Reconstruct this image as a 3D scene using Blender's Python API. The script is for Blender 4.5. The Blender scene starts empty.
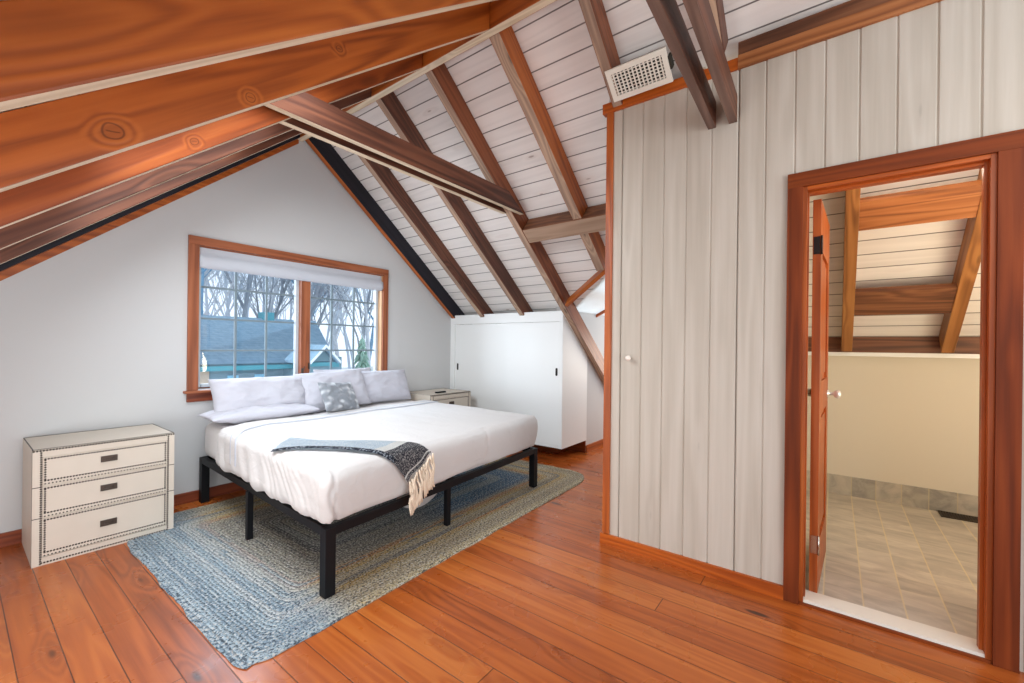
import bpy, bmesh, math, random
from mathutils import Vector, Matrix, noise
random.seed(7)
SC = bpy.context.scene
COL = SC.collection
PI = math.pi

# ------------------------------------------------------------------ helpers
def link(o, parent=None):
    COL.objects.link(o)
    if parent is not None: o.parent = parent
    return o

def tag(o, label=None, cat=None, group=None, kind=None):
    if label: o['label'] = label
    if cat: o['category'] = cat
    if group: o['group'] = group
    if kind: o['kind'] = kind
    return o

def empty(name, loc=(0, 0, 0), rotz=0.0):
    o = bpy.data.objects.new(name, None)
    o.empty_display_size = .1
    o.location = loc; o.rotation_euler = (0, 0, rotz)
    return link(o)

def obj(name, bm, mats, parent=None, smooth=False, mat=None, bevel=0.0):
    if bevel > 0:
        bmesh.ops.bevel(bm, geom=[e for e in bm.edges if len(e.link_faces) == 2 and e.calc_face_angle(0) > .5],
                        offset=bevel, segments=2, affect='EDGES', profile=.6, clamp_overlap=True)
    bmesh.ops.recalc_face_normals(bm, faces=bm.faces[:])
    me = bpy.data.meshes.new(name); bm.to_mesh(me); bm.free()
    if not isinstance(mats, (list, tuple)): mats = [mats]
    for m in mats: me.materials.append(m)
    if smooth:
        for p in me.polygons: p.use_smooth = True
    o = bpy.data.objects.new(name, me)
    if mat is not None: o.matrix_world = mat
    return link(o, parent)

def box(bm, x0, x1, y0, y1, z0, z1, mi=0):
    v = [bm.verts.new(p) for p in ((x0, y0, z0), (x1, y0, z0), (x1, y1, z0), (x0, y1, z0), (x0, y0, z1), (x1, y0, z1), (x1, y1, z1), (x0, y1, z1))]
    for f in ((0, 3, 2, 1), (4, 5, 6, 7), (0, 1, 5, 4), (1, 2, 6, 5), (2, 3, 7, 6), (3, 0, 4, 7)):
        bm.faces.new([v[i] for i in f]).material_index = mi
    return v

def bx(*a, **k):
    bm = bmesh.new(); box(bm, *a, **k); return bm

def prism(bm, pts, axis, a, b, mi=0):
    """extrude polygon pts (2-D) along axis 'x','y','z' from a to b"""
    def P(p, t):
        return {'x': (t, p[0], p[1]), 'y': (p[0], t, p[1]), 'z': (p[0], p[1], t)}[axis]
    A = [bm.verts.new(P(p, a)) for p in pts]; B = [bm.verts.new(P(p, b)) for p in pts]
    n = len(pts)
    bm.faces.new(A).material_index = mi; bm.faces.new(B[::-1]).material_index = mi
    for i in range(n):
        bm.faces.new((A[i], B[i], B[(i + 1) % n], A[(i + 1) % n])).material_index = mi

def tube(bm, pts, rad, sides=8, mi=0, cap=True):
    pts = [Vector(p) for p in pts]
    if not isinstance(rad, (list, tuple)): rad = [rad] * len(pts)
    rings = []
    ref = Vector((0, 0, 1))
    for i, p in enumerate(pts):
        d = (pts[min(i + 1, len(pts) - 1)] - pts[max(i - 1, 0)]).normalized()
        r = ref if abs(d.dot(ref)) < .95 else Vector((1, 0, 0))
        u = d.cross(r).normalized(); w = d.cross(u)
        rings.append([bm.verts.new(p + (u * math.cos(2 * PI * k / sides) + w * math.sin(2 * PI * k / sides)) * rad[i]) for k in range(sides)])
    for a, b in zip(rings, rings[1:]):
        for k in range(sides):
            f = bm.faces.new((a[k], a[(k + 1) % sides], b[(k + 1) % sides], b[k])); f.smooth = True; f.material_index = mi
    if cap:
        bm.faces.new(rings[0][::-1]).material_index = mi; bm.faces.new(rings[-1]).material_index = mi

def lathe(bm, prof, center, axis='z', n=20, mi=0):
    rings = []
    for r, h in prof:
        ring = []
        for k in range(n):
            c, s = r * math.cos(2 * PI * k / n), r * math.sin(2 * PI * k / n)
            p = {'z': (c, s, h), 'x': (h, c, s), 'y': (c, h, s)}[axis]
            ring.append(bm.verts.new(Vector(center) + Vector(p)))
        rings.append(ring)
    for a, b in zip(rings, rings[1:]):
        for k in range(n):
            f = bm.faces.new((a[k], a[(k + 1) % n], b[(k + 1) % n], b[k])); f.smooth = True; f.material_index = mi
    bm.faces.new(rings[0][::-1]).material_index = mi; bm.faces.new(rings[-1]).material_index = mi

def fnoise(x, y, z=0.0):
    return noise.noise(Vector((x, y, z)))

# ------------------------------------------------------------------ materials
class NT:
    def __init__(s, name, rough=.6, spec=.5):
        s.m = bpy.data.materials.new(name); s.m.use_nodes = True
        s.t = s.m.node_tree; s.n = s.t.nodes; s.b = s.n['Principled BSDF']
        s.b.inputs['Roughness'].default_value = rough
        s.b.inputs['Specular IOR Level'].default_value = spec
    def new(s, kind, **k):
        n = s.n.new(kind)
        for a, v in k.items(): setattr(n, a, v)
        return n
    def put(s, sock, v):
        if hasattr(v, 'links') or hasattr(v, 'is_linked'): s.t.links.new(v, sock)
        else: sock.default_value = v
    def math(s, op, a, b=None, c=None, clamp=False):
        n = s.new('ShaderNodeMath', operation=op, use_clamp=clamp)
        s.put(n.inputs[0], a)
        if b is not None: s.put(n.inputs[1], b)
        if c is not None: s.put(n.inputs[2], c)
        return n.outputs[0]
    def coord(s, kind='Object'):
        return s.new('ShaderNodeTexCoord').outputs[kind]
    def mapping(s, v, scale=(1, 1, 1), loc=(0, 0, 0), rot=(0, 0, 0)):
        n = s.new('ShaderNodeMapping'); s.put(n.inputs['Vector'], v)
        n.inputs['Scale'].default_value = scale; s.put(n.inputs['Location'], loc); n.inputs['Rotation'].default_value = rot
        return n.outputs[0]
    def noise(s, v, scale=5, detail=3, rough=.5, dist=0, out=0):
        n = s.new('ShaderNodeTexNoise'); s.put(n.inputs['Vector'], v)
        n.inputs['Scale'].default_value = scale; n.inputs['Detail'].default_value = detail
        n.inputs['Roughness'].default_value = rough; n.inputs['Distortion'].default_value = dist
        return n.outputs[out]
    def voronoi(s, v, scale=5, out='Distance', feature='F1', rnd=1.0):
        n = s.new('ShaderNodeTexVoronoi', feature=feature); s.put(n.inputs['Vector'], v)
        n.inputs['Scale'].default_value = scale
        n.inputs['Randomness'].default_value = rnd
        return n.outputs[out]
    def white(s, v):
        n = s.new('ShaderNodeTexWhiteNoise', noise_dimensions='3D'); s.put(n.inputs['Vector'], v)
        return n.outputs['Value']
    def sep(s, v):
        n = s.new('ShaderNodeSeparateXYZ'); s.put(n.inputs[0], v); return n.outputs
    def comb(s, x=0., y=0., z=0.):
        n = s.new('ShaderNodeCombineXYZ'); s.put(n.inputs[0], x); s.put(n.inputs[1], y); s.put(n.inputs[2], z); return n.outputs[0]
    def ramp(s, f, stops, interp='LINEAR'):
        n = s.new('ShaderNodeValToRGB'); s.put(n.inputs[0], f); r = n.color_ramp; r.interpolation = interp
        while len(r.elements) > 1: r.elements.remove(r.elements[-1])
        r.elements[0].position = stops[0][0]; r.elements[0].color = (*stops[0][1], 1)
        for p, c in stops[1:]:
            e = r.elements.new(p); e.color = (*c, 1)
        return n.outputs[0]
    def mix(s, f, a, b, mode='MIX'):
        n = s.new('ShaderNodeMix', data_type='RGBA', blend_type=mode)
        s.put(n.inputs[0], f)
        for sock, v in ((n.inputs[6], a), (n.inputs[7], b)):
            if isinstance(v, tuple): v = (*v[:3], 1)
            s.put(sock, v)
        return n.outputs[2]
    def sstep(s, v, a, b):
        n = s.new('ShaderNodeMapRange', interpolation_type='SMOOTHSTEP'); s.put(n.inputs[0], v)
        n.inputs[1].default_value = a; n.inputs[2].default_value = b
        return n.outputs[0]
    def bump(s, h, strength=.3, dist=.01):
        n = s.new('ShaderNodeBump'); s.put(n.inputs['Height'], h)
        n.inputs['Strength'].default_value = strength; n.inputs['Distance'].default_value = dist
        s.t.links.new(n.outputs[0], s.b.inputs['Normal'])
    def col(s, v):
        if isinstance(v, tuple): s.b.inputs['Base Color'].default_value = (*v[:3], 1)
        else: s.t.links.new(v, s.b.inputs['Base Color'])
    def rnd(s):
        return s.new('ShaderNodeObjectInfo').outputs['Random']

def sr(r, g, b):
    """sRGB 0-255 -> linear"""
    f = lambda c: (c / 255 / 12.92) if c / 255 <= .04045 else ((c / 255 + .055) / 1.055) ** 2.4
    return (f(r), f(g), f(b))

def grain(k, vec, kx=1.3, ky=5.0, rings=26, knot=1.0, kr=.20, spots=(), raw=None):
    """long axis = X. returns (ring 0..1, knot core 0..1, knot halo 0..1, streak 0..1)"""
    kv = k.mapping(vec, scale=(kx, ky, ky))
    d = k.voronoi(kv, 1.0)
    halo = k.sstep(d, kr * 2.4, kr * .5)
    core = k.sstep(d, kr * .62, kr * .30)
    for sx, sz, rad in spots:
        X_, Y_, Z_ = k.sep(raw)
        wz = k.math('MULTIPLY_ADD', k.noise(raw, 9., 2), .03, -.015)
        dx = k.math('DIVIDE', k.math('ADD', k.math('SUBTRACT', X_, sx), wz), rad * 1.35); dz_ = k.math('DIVIDE', k.math('ADD', k.math('SUBTRACT', Z_, sz), wz), rad)
        ds = k.math('SQRT', k.math('ADD', k.math('MULTIPLY', dx, dx), k.math('MULTIPLY', dz_, dz_)))
        halo = k.math('MAXIMUM', halo, k.sstep(ds, 3.2, .5))
        rim = k.math('MULTIPLY', k.sstep(ds, .80, .96), k.sstep(ds, 1.18, 1.0))
        crack = k.sstep(k.math('ABSOLUTE', k.math('ADD', k.math('MULTIPLY', dx, .6), dz_)), .14, .04)
        crack = k.math('MULTIPLY', crack, k.sstep(ds, .8, .5))
        core = k.math('MAXIMUM', core, k.math('MULTIPLY', k.math('MAXIMUM', rim, crack), .75))
    n = k.noise(k.mapping(vec, scale=(.38, 6.5, 6.5)), 1.0, 2, .5)
    n2 = k.math('ADD', n, k.math('MULTIPLY', halo, .22 * knot))
    ring = k.math('MULTIPLY_ADD', k.math('SINE', k.math('MULTIPLY', n2, rings * 2.2)), .5, .5)
    streak = k.noise(k.mapping(vec, scale=(2.2, 60, 60)), 1.0, 3, .6)
    return ring, core, halo, streak

def wood(name, c_dark, c_mid, c_light, rough=.45, axis='X', knot=1.0, rings=26, kx=1.3, ky=5.0, var=.25, contrast=.55, kr=.2, spec=.4, spots=()):
    k = NT(name, rough, spec)
    v = k.coord()
    r = k.rnd()
    if axis == 'Z': v = k.mapping(v, rot=(0, PI / 2, 0))
    if axis == 'Y': v = k.mapping(v, rot=(0, 0, PI / 2))
    off = k.comb(k.math('MULTIPLY', r, 37.), k.math('MULTIPLY', r, 19.), k.math('MULTIPLY', r, 11.))
    a = k.new('ShaderNodeVectorMath', operation='ADD'); k.put(a.inputs[0], v); k.put(a.inputs[1], off)
    ring, core, halo, streak = grain(k, a.outputs[0], kx, ky, rings, knot, kr, spots, k.coord())
    f = k.math('ADD', k.math('MULTIPLY', ring, contrast * .6), k.math('MULTIPLY', streak, contrast * .8))
    big = k.noise(a.outputs[0], 1.3, 2)
    f = k.math('ADD', f, k.math('MULTIPLY_ADD', big, var * 2, -var + .1))
    c = k.ramp(f, [(.12, c_dark), (.5, c_mid), (.9, c_light)])
    if knot > 0:
        c = k.mix(k.math('MULTIPLY', halo, .35 * knot), c, tuple(x * .75 for x in c_light))
        c = k.mix(k.math('MULTIPLY', core, .8 * knot), c, tuple(x * .3 for x in c_dark))
    k.col(c)
    k.bump(k.math('ADD', ring, streak), .12, .004)
    return k.m

def plain(name, c, rough=.6, spec=.4, metal=0., noise_amt=0., nscale=6., bump=0., sheen=0., trans=0.):
    k = NT(name, rough, spec)
    k.b.inputs['Metallic'].default_value = metal
    if sheen: k.b.inputs['Sheen Weight'].default_value = sheen
    if noise_amt or bump:
        n = k.noise(k.coord(), nscale, 4)
        k.col(k.mix(n, tuple(x * (1 - noise_amt) for x in c), tuple(min(1, x * (1 + noise_amt)) for x in c)))
        if bump: k.bump(n, bump, .004)
    else: k.col(c)
    return k.m

M = {}
ML_ = .82
M['rafter'] = wood('rafter wood', sr(118, 54, 18), sr(170, 88, 30), sr(198, 112, 44), rough=.42, kx=1.1, ky=4.2, kr=.17, rings=22)
M['rafter_dark'] = wood('smoky rafter wood', sr(56, 32, 24), sr(98, 58, 42), sr(128, 80, 56), rough=.5, kx=1.2, ky=4.5, kr=.13, rings=22)
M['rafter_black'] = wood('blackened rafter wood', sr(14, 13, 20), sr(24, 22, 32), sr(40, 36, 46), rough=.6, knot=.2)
M['underside'] = wood('cream rafter underside', sr(196, 178, 148), sr(226, 212, 186), sr(240, 230, 210), rough=.6, contrast=.4, kr=.1)  # cream tone on the downward faces of left rafters, ridge and ties
M['underside_tan'] = wood('pale tan rafter underside', sr(120, 96, 80), sr(164, 136, 116), sr(196, 166, 138), rough=.6, contrast=.6, kr=.15)  # paler tan on the downward faces of the right rafters
M['tie_under'] = wood('brown tie underside', sr(84, 62, 54), sr(112, 88, 78), sr(140, 112, 98), rough=.55, knot=.2)  # paler brown on the downward faces of the tie boards at the panelling
_l = lambda x, z, d=ML_: ((x + 1.2) * math.sqrt(1 + d * d) + (z - (3.21 - d * (2.0 - x))) * d / math.sqrt(1 + d * d), (z - (3.21 - d * (2.0 - x)) - .02) / math.sqrt(1 + d * d))
M['rafter_mid'] = wood('red brown rafter wood', sr(84, 42, 22), sr(130, 70, 38), sr(158, 92, 54), rough=.45, kx=1.1, ky=4.2, kr=.15, rings=22)
M['rafter_knotty'] = wood('knotty rafter wood', sr(118, 54, 18), sr(176, 92, 32), sr(202, 114, 46), rough=.42, kx=1.1, ky=4.2, kr=.10, rings=22,
    spots=[(*_l(.27, 1.869), .020), (*_l(.633, 2.144), .013), (*_l(.972, 2.51), .012)])
M['rafter_knotty2'] = wood('knotty brown rafter wood', sr(92, 42, 18), sr(142, 68, 26), sr(172, 92, 38), rough=.42, kx=1.1, ky=4.2, kr=.10, rings=22,
    spots=[(*_l(.649, 2.177), .013), (*_l(.603, 2.06), .010)])
M['rafter_bath'] = wood('golden brown bathroom rafter', sr(104, 62, 30), sr(156, 102, 54), sr(182, 128, 74), rough=.5, knot=.5, kr=.12)
M['rafter_y'] = wood('brown board along the room', sr(96, 50, 28), sr(160, 98, 54), sr(188, 126, 78), rough=.5, axis='Y', knot=.4, kr=.1)
M['tan_y'] = wood('tan board underside', sr(140, 112, 90), sr(168, 140, 118), sr(190, 162, 136), rough=.6, axis='Y', knot=.1, contrast=.4)
M['rafter_dark_y'] = wood('weathered brown board', sr(66, 38, 26), sr(112, 70, 46), sr(150, 100, 66), rough=.55, axis='Y', knot=.6, kr=.14)
M['trim_y'] = wood('orange fir trim along the wall', sr(140, 60, 14), sr(184, 90, 26), sr(204, 110, 40), rough=.4, axis='Y', knot=.5, kr=.07, contrast=.4)
M['trim_red_y'] = wood('reddish trim along the wall', sr(92, 40, 14), sr(124, 56, 20), sr(146, 72, 28), rough=.55, spec=.2, axis='Y', knot=.2, kr=.07, contrast=.4)
M['trim'] = wood('orange fir trim', sr(120, 54, 18), sr(170, 86, 30), sr(196, 108, 44), rough=.4, knot=.6, kr=.12)
M['trim_z'] = wood('orange fir upright trim', sr(120, 54, 18), sr(164, 80, 30), sr(192, 104, 44), rough=.4, axis='Z', knot=.3, kr=.08)
M['trim_red'] = wood('reddish door casing', sr(88, 38, 22), sr(128, 60, 34), sr(152, 78, 44), rough=.4, knot=.2, kr=.08)
M['trim_red_z'] = wood('reddish upright door casing', sr(80, 34, 14), sr(114, 50, 20), sr(140, 66, 28), rough=.55, spec=.2, axis='Z', knot=.2, kr=.08)
M['win_x'] = wood('window casing wood', sr(104, 54, 32), sr(152, 86, 54), sr(176, 108, 72), rough=.45, knot=.0)
M['win_z'] = wood('window casing upright wood', sr(104, 54, 32), sr(152, 86, 54), sr(176, 108, 72), rough=.45, axis='Z', knot=.0)
M['jamb_z'] = wood('pale window jamb', sr(170, 128, 92), sr(206, 164, 124), sr(224, 188, 150), rough=.5, axis='Z', knot=0)
M['whitewash'] = wood('whitewashed pine boards', sr(176, 166, 152), sr(190, 181, 168), sr(203, 195, 184), rough=.55, axis='Z', knot=.35, kx=1.0, ky=5.0, kr=.09, contrast=.5, var=.08, rings=12)
M['plaster'] = plain('warm white plaster', sr(202, 203, 203), .85, .2, noise_amt=.02, nscale=2, bump=.05)
M['paint'] = plain('white satin paint', sr(236, 238, 237), .45, .4)
M['bathpaint'] = plain('cream bathroom paint', sr(216, 208, 192), .7, .3)
M['black_metal'] = plain('black powder coated steel', sr(9, 10, 15), .5, .3, metal=.1)
M['pull'] = plain('dark bronze pull', sr(40, 36, 34), .4, .5, metal=.8)
M['pewter'] = plain('pewter plate', sr(88, 76, 68), .35, .5, metal=.7)
M['pewter_dark'] = plain('dark recess metal', sr(40, 34, 32), .4, .5, metal=.5)
M['leather'] = plain('ivory leather', sr(208, 198, 184), .5, .4, noise_amt=.05, nscale=9, bump=.06)
M['stud'] = plain('dark bronze nailheads', sr(48, 38, 32), .45, .5, metal=.4)
M['vent_white'] = plain('white enamel metal', sr(232, 228, 216), .4, .5)
M['vent_dark'] = plain('dark duct interior', sr(60, 56, 50), .8, .1)
M['steel'] = plain('brushed nickel', sr(190, 184, 172), .25, .5, metal=1.)
M['register'] = plain('bronze register', sr(66, 56, 46), .5, .5, metal=.5)
M['marble'] = plain('white marble threshold', sr(232, 226, 214), .3, .5, noise_amt=.04, nscale=4)
M['porcelain'] = plain('white porcelain knob', sr(236, 226, 214), .25, .5)
M['tassel'] = plain('cream wool tassels', sr(226, 208, 186), .9, .1)
M['crystal'] = plain('clear faceted knob', sr(230, 230, 230), .08, .8, metal=.4)

def fabric(name, c, wr=.06, sc=9, rough=.85):
    k = NT(name, rough, .2)
    k.b.inputs['Sheen Weight'].default_value = .15
    v = k.coord()
    n = k.noise(k.mapping(v, scale=(1, .6, 1)), sc, 3, .55, .6)
    fine = k.noise(v, 420, 1)
    k.col(k.mix(n, tuple(x * .97 for x in c), c))
    k.bump(k.math('ADD', k.math('MULTIPLY', n, 1.0), k.math('MULTIPLY', fine, .03)), wr * 5, .02)
    return k.m
M['linen'] = fabric('white cotton bedding', sr(208, 205, 203), .08)
M['sheet'] = fabric('white fitted sheet', sr(230, 226, 224))
M['pillow'] = fabric('white pillowcase cotton', sr(190, 190, 199), .09, 6)
M['blind'] = fabric('white roman shade cloth', sr(196, 200, 208), .04, 12)

# grey velvet cushion with pale leaf blotches
k = NT('grey patterned velvet', .75, .3)
v = k.coord()
a = k.voronoi(k.mapping(v, scale=(1, 1, 1.3)), 15, feature='SMOOTH_F1')
n = k.noise(v, 18, 3)
f = k.sstep(k.math('ADD', a, k.math('MULTIPLY', n, .5)), .35, .75)
k.col(k.ramp(f, [(0, sr(190, 194, 198)), (.45, sr(156, 160, 166)), (1, sr(122, 127, 134))]))
k.b.inputs['Sheen Weight'].default_value = .4
M['velvet'] = k.m

# floor: pine planks along Y, .1265 wide
def plank_floor():
    k = NT('varnished pine planks', .3, .5)
    X, Y, Z = k.sep(k.coord())
    u = k.math('DIVIDE', k.math('SUBTRACT', X, .04), .1265)
    idx = k.math('FLOOR', u); fr = k.math('FRACT', u)
    r1 = k.white(k.comb(idx, 3.3, 0.))
    yy = k.math('ADD', Y, k.math('MULTIPLY', r1, 5.))
    s = k.math('DIVIDE', yy, 4.2); sid = k.math('FLOOR', s); sf = k.math('FRACT', s)
    r2 = k.white(k.comb(idx, sid, 7.)); r3 = k.white(k.comb(sid, idx, 17.))
    vec = k.comb(k.math('ADD', Y, k.math('MULTIPLY', r2, 40.)), k.math('ADD', X, k.math('MULTIPLY', r3, 9.)), k.math('MULTIPLY', r2, 5.))
    ring, core, halo, streak = grain(k, vec, 1.5, 5.2, 24, 1.0, .16)
    f = k.math('ADD', k.math('MULTIPLY', ring, .26), k.math('MULTIPLY', streak, .45))
    f = k.math('ADD', f, k.math('MULTIPLY_ADD', r2, .5, -.12))
    c = k.ramp(f, [(.05, sr(126, 58, 20)), (.35, sr(162, 80, 30)), (.62, sr(178, 94, 38)), (.95, sr(194, 114, 52))])
    c = k.mix(k.math('MULTIPLY', halo, .35), c, sr(140, 72, 34))
    c = k.mix(k.math('MULTIPLY', core, .9), c, sr(52, 26, 14))
    e = k.math('MINIMUM', fr, k.math('SUBTRACT', 1., fr))
    seam = k.sstep(e, .022, .008)
    e2 = k.math('MINIMUM', sf, k.math('SUBTRACT', 1., sf))
    seam2 = k.sstep(e2, .0007, .0003)
    sm = k.math('MAXIMUM', seam, seam2)
    c = k.mix(k.math('MULTIPLY', sm, .82), c, sr(46, 22, 12))
    k.col(c)
    k.put(k.b.inputs['Roughness'], k.math('MULTIPLY_ADD', k.noise(k.coord(), 5, 3), .25, .17))
    h = k.math('SUBTRACT', k.math('MULTIPLY', streak, .12), sm)
    k.bump(h, .35, .003)
    return k.m
M['floor'] = plank_floor()

# whitewashed tongue and groove ceiling boards: along local X, width across local Y
def ceiling_boards(name, base, phase):
    k = NT(name, .6, .3)
    X, Y, Z = k.sep(k.coord())
    u = k.math('DIVIDE', k.math('ADD', Y, phase), .128)
    idx = k.math('FLOOR', u); fr = k.math('FRACT', u)
    r1 = k.white(k.comb(idx, 1.7, 0.))
    vec = k.comb(k.math('ADD', X, k.math('MULTIPLY', r1, 31.)), k.math('ADD', Y, k.math('MULTIPLY', r1, 7.)), k.math('MULTIPLY', r1, 3.))
    ring, core, halo, streak = grain(k, vec, 1.8, 6., 16, .7, .10)
    f = k.math('ADD', k.math('MULTIPLY', ring, .25), k.math('MULTIPLY', streak, .4))
    f = k.math('ADD', f, k.math('MULTIPLY', r1, .35))
    c = k.ramp(f, [(0., tuple(x * .80 for x in base)), (.5, tuple(x * .93 for x in base)), (1., base)])
    c = k.mix(k.math('MULTIPLY', halo, .12), c, sr(190, 160, 140))
    c = k.mix(k.math('MULTIPLY', core, .55), c, sr(120, 90, 76))
    e = k.math('MINIMUM', fr, k.math('SUBTRACT', 1., fr))
    sm = k.sstep(e, .042, .016)
    c = k.mix(k.math('MULTIPLY', sm, .85), c, sr(60, 48, 44))
    k.col(c); k.bump(k.math('SUBTRACT', k.math('MULTIPLY', streak, .1), sm), .4, .004)
    return k.m
M['ceil'] = ceiling_boards('whitewashed ceiling boards', sr(244, 240, 236), .0)

# stone-look floor tiles
def tiles():
    k = NT('mottled stone tiles', .4, .4)
    X, Y, Z = k.sep(k.coord())
    u = k.math('DIVIDE', k.math('ADD', Y, .125 + 3.2), .16); w = k.math('DIVIDE', X, .16)
    fu, fw = k.math('FRACT', u), k.math('FRACT', w)
    r = k.white(k.comb(k.math('FLOOR', u), k.math('FLOOR', w), 2.))
    off = k.comb(k.math('MULTIPLY', r, 20.), k.math('MULTIPLY', r, 13.), 0.)
    a = k.new('ShaderNodeVectorMath', operation='ADD'); k.put(a.inputs[0], k.mapping(k.coord(), scale=(9, 3.2, 9))); k.put(a.inputs[1], off)
    n = k.noise(a.outputs[0], 1.0, 4, .6, .8)
    f = k.math('ADD', k.math('MULTIPLY', n, .9), k.math('MULTIPLY_ADD', r, .14, -.07))
    c = k.ramp(f, [(.22, sr(166, 160, 150)), (.45, sr(194, 186, 174)), (.62, sr(212, 204, 190)), (.85, sr(226, 219, 206))])
    e = k.math('MINIMUM', fu, k.math('SUBTRACT', 1., fu)); e2 = k.math('MINIMUM', fw, k.math('SUBTRACT', 1., fw))
    g1 = k.sstep(e, .03, .015); g2 = k.math('MULTIPLY', k.sstep(e2, .02, .01), .45)
    g = k.math('MAXIMUM', g1, g2)
    k.col(k.mix(k.math('MULTIPLY', g, .8), c, sr(222, 208, 172)))
    k.bump(k.math('SUBTRACT', k.math('MULTIPLY', n, .2), g), .3, .003)
    return k.m
M['tile'] = tiles()
def skirt_tiles():
    k = NT('mottled skirting tiles', .4, .4)
    X, Y, Z = k.sep(k.coord())
    u = k.math('DIVIDE', k.math('ADD', Y, .125 + 3.2), .16)
    fu = k.math('FRACT', u); r = k.white(k.comb(k.math('FLOOR', u), 5., 2.))
    a = k.mapping(k.coord(), scale=(9, 7, 9))
    n = k.noise(a, 1.0, 4, .6, .8)
    f = k.math('ADD', k.math('MULTIPLY', n, .9), k.math('MULTIPLY_ADD', r, .3, -.15))
    c = k.ramp(f, [(.22, sr(146, 142, 134)), (.5, sr(184, 176, 162)), (.85, sr(214, 204, 186))])
    e = k.math('MINIMUM', fu, k.math('SUBTRACT', 1., fu))
    k.col(k.mix(k.math('MULTIPLY', k.sstep(e, .03, .015), .7), c, sr(196, 182, 150)))
    return k.m
M['skirt_tile'] = skirt_tiles()

# braided rug : concentric rounded rectangles (object space, centre at origin)
RUG_A, RUG_B = 1.57, 1.03
def rug_mat():
    k = NT('braided rag rug', .95, .1)
    v = k.coord(); X, Y, Z = k.sep(v)
    nz = k.noise(v, 1.6, 1)
    wob = k.math('MULTIPLY_ADD', nz, .03, -.015)
    dx = k.math('SUBTRACT', RUG_A, k.math('ABSOLUTE', X)); dy = k.math('SUBTRACT', RUG_B, k.math('ABSOLUTE', Y))
    # smooth min keeps corners round
    n = k.new('ShaderNodeMath', operation='SMOOTH_MIN'); k.put(n.inputs[0], dx); k.put(n.inputs[1], dy); n.inputs[2].default_value = .12
    d = k.math('ADD', n.outputs[0], wob)
    u = k.math('ADD', k.math('DIVIDE', d, .019), k.math('MULTIPLY_ADD', k.noise(v, 22, 1), .3, -.15))
    idx = k.math('FLOOR', u); fr = k.math('FRACT', u)
    band = k.math('FLOOR', k.math('DIVIDE', u, 2.4))
    side = k.sstep(X, -1.32, -1.0)            # 0 = left end, 1 = rest
    along = k.math('ADD', X, Y)
    seg = k.noise(k.comb(k.math('MULTIPLY', along, .8), k.math('MULTIPLY', idx, .6), 0.), 1.0, 2)
    r = k.white(k.comb(band, k.math('FLOOR', k.math('MULTIPLY', seg, 5.)), 4.))
    blues = k.ramp(r, [(0, sr(150, 174, 190)), (.2, sr(178, 200, 212)), (.45, sr(208, 218, 222)), (.62, sr(112, 138, 160)), (.75, sr(166, 190, 204)), (.9, sr(214, 220, 220))], 'CONSTANT')
    tans = k.ramp(r, [(0, sr(184, 168, 136)), (.2, sr(212, 194, 152)), (.36, sr(140, 142, 140)), (.46, sr(228, 190, 112)), (.58, sr(196, 180, 148)), (.72, sr(226, 150, 70)), (.80, sr(150, 150, 142)), (.88, sr(220, 206, 172))], 'CONSTANT')
    deep = k.ramp(r, [(0, sr(66, 104, 140)), (.2, sr(104, 140, 166)), (.4, sr(140, 168, 184)), (.6, sr(78, 116, 146)), (.72, sr(170, 176, 170)), (.85, sr(60, 82, 108))], 'CONSTANT')
    taupe = k.ramp(r, [(0, sr(160, 152, 136)), (.25, sr(132, 128, 120)), (.5, sr(178, 168, 148)), (.65, sr(104, 104, 104)), (.75, sr(168, 168, 160))], 'CONSTANT')
    inner = k.sstep(d, .36, .50)
    outer_c = k.mix(side, blues, tans)
    inner_c = k.mix(k.sstep(X, -.45, .25), taupe, deep)
    c = k.mix(inner, outer_c, inner_c)
    mean = k.mix(inner, k.mix(side, sr(160, 180, 192), sr(196, 178, 140)), k.mix(k.sstep(X, -.45, .25), sr(150, 144, 132), sr(104, 136, 160)))
    c = k.mix(.15, c, mean)
    c = k.mix(k.math('MULTIPLY', k.white(k.comb(idx, 9., 1.)), .35), c, mean)
    # fine mottling of the rag strands
    sp = k.noise(k.mapping(v, scale=(1, 1, 1)), 85, 2, .65)
    sp2 = k.voronoi(v, 95)
    c = k.mix(k.math('MULTIPLY', k.sstep(sp, .53, .62), .85), c, sr(222, 220, 212))
    c = k.mix(k.math('MULTIPLY', k.sstep(sp, .48, .40), .85), c, sr(62, 70, 82))
    c = k.mix(k.math('MULTIPLY', k.sstep(sp2, .55, .9), .3), c, sr(60, 62, 66))
    c = k.mix(1.0, c, (.74, .74, .75), 'MULTIPLY')
    e = k.math('MINIMUM', fr, k.math('SUBTRACT', 1., fr))
    g = k.sstep(e, .16, .02)
    c = k.mix(k.math('MULTIPLY', g, .35), c, sr(70, 68, 66))
    k.col(c)
    h = k.math('ADD', k.math('MULTIPLY', k.math('SINE', k.math('MULTIPLY', fr, PI)), 1.0), k.math('MULTIPLY', sp, .9))
    k.bump(h, .55, .008)
    return k.m
M['rug'] = rug_mat()

# throw: UV.x along length 0..1, UV.y across
def throw_mat(name, base, fleck, scale=240, thr=.5):
    k = NT(name, .95, .1); v = k.coord()
    n = k.noise(v, scale, 1, .5)
    k.col(k.mix(k.sstep(n, thr - .07, thr + .07), base, fleck))
    return k.m
M['throw_light'] = throw_mat('pale blue grey weave', sr(176, 194, 208), sr(222, 226, 228), 200)
M['throw_white'] = throw_mat('off white weave', sr(216, 216, 214), sr(234, 232, 228), 200)
M['throw_dark'] = throw_mat('charcoal flecked weave', sr(66, 66, 74), sr(178, 176, 174), 170, .56)
M['throw_edge'] = throw_mat('charcoal whip stitched edge', sr(52, 56, 66), sr(170, 176, 184), 90, .58)

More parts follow.
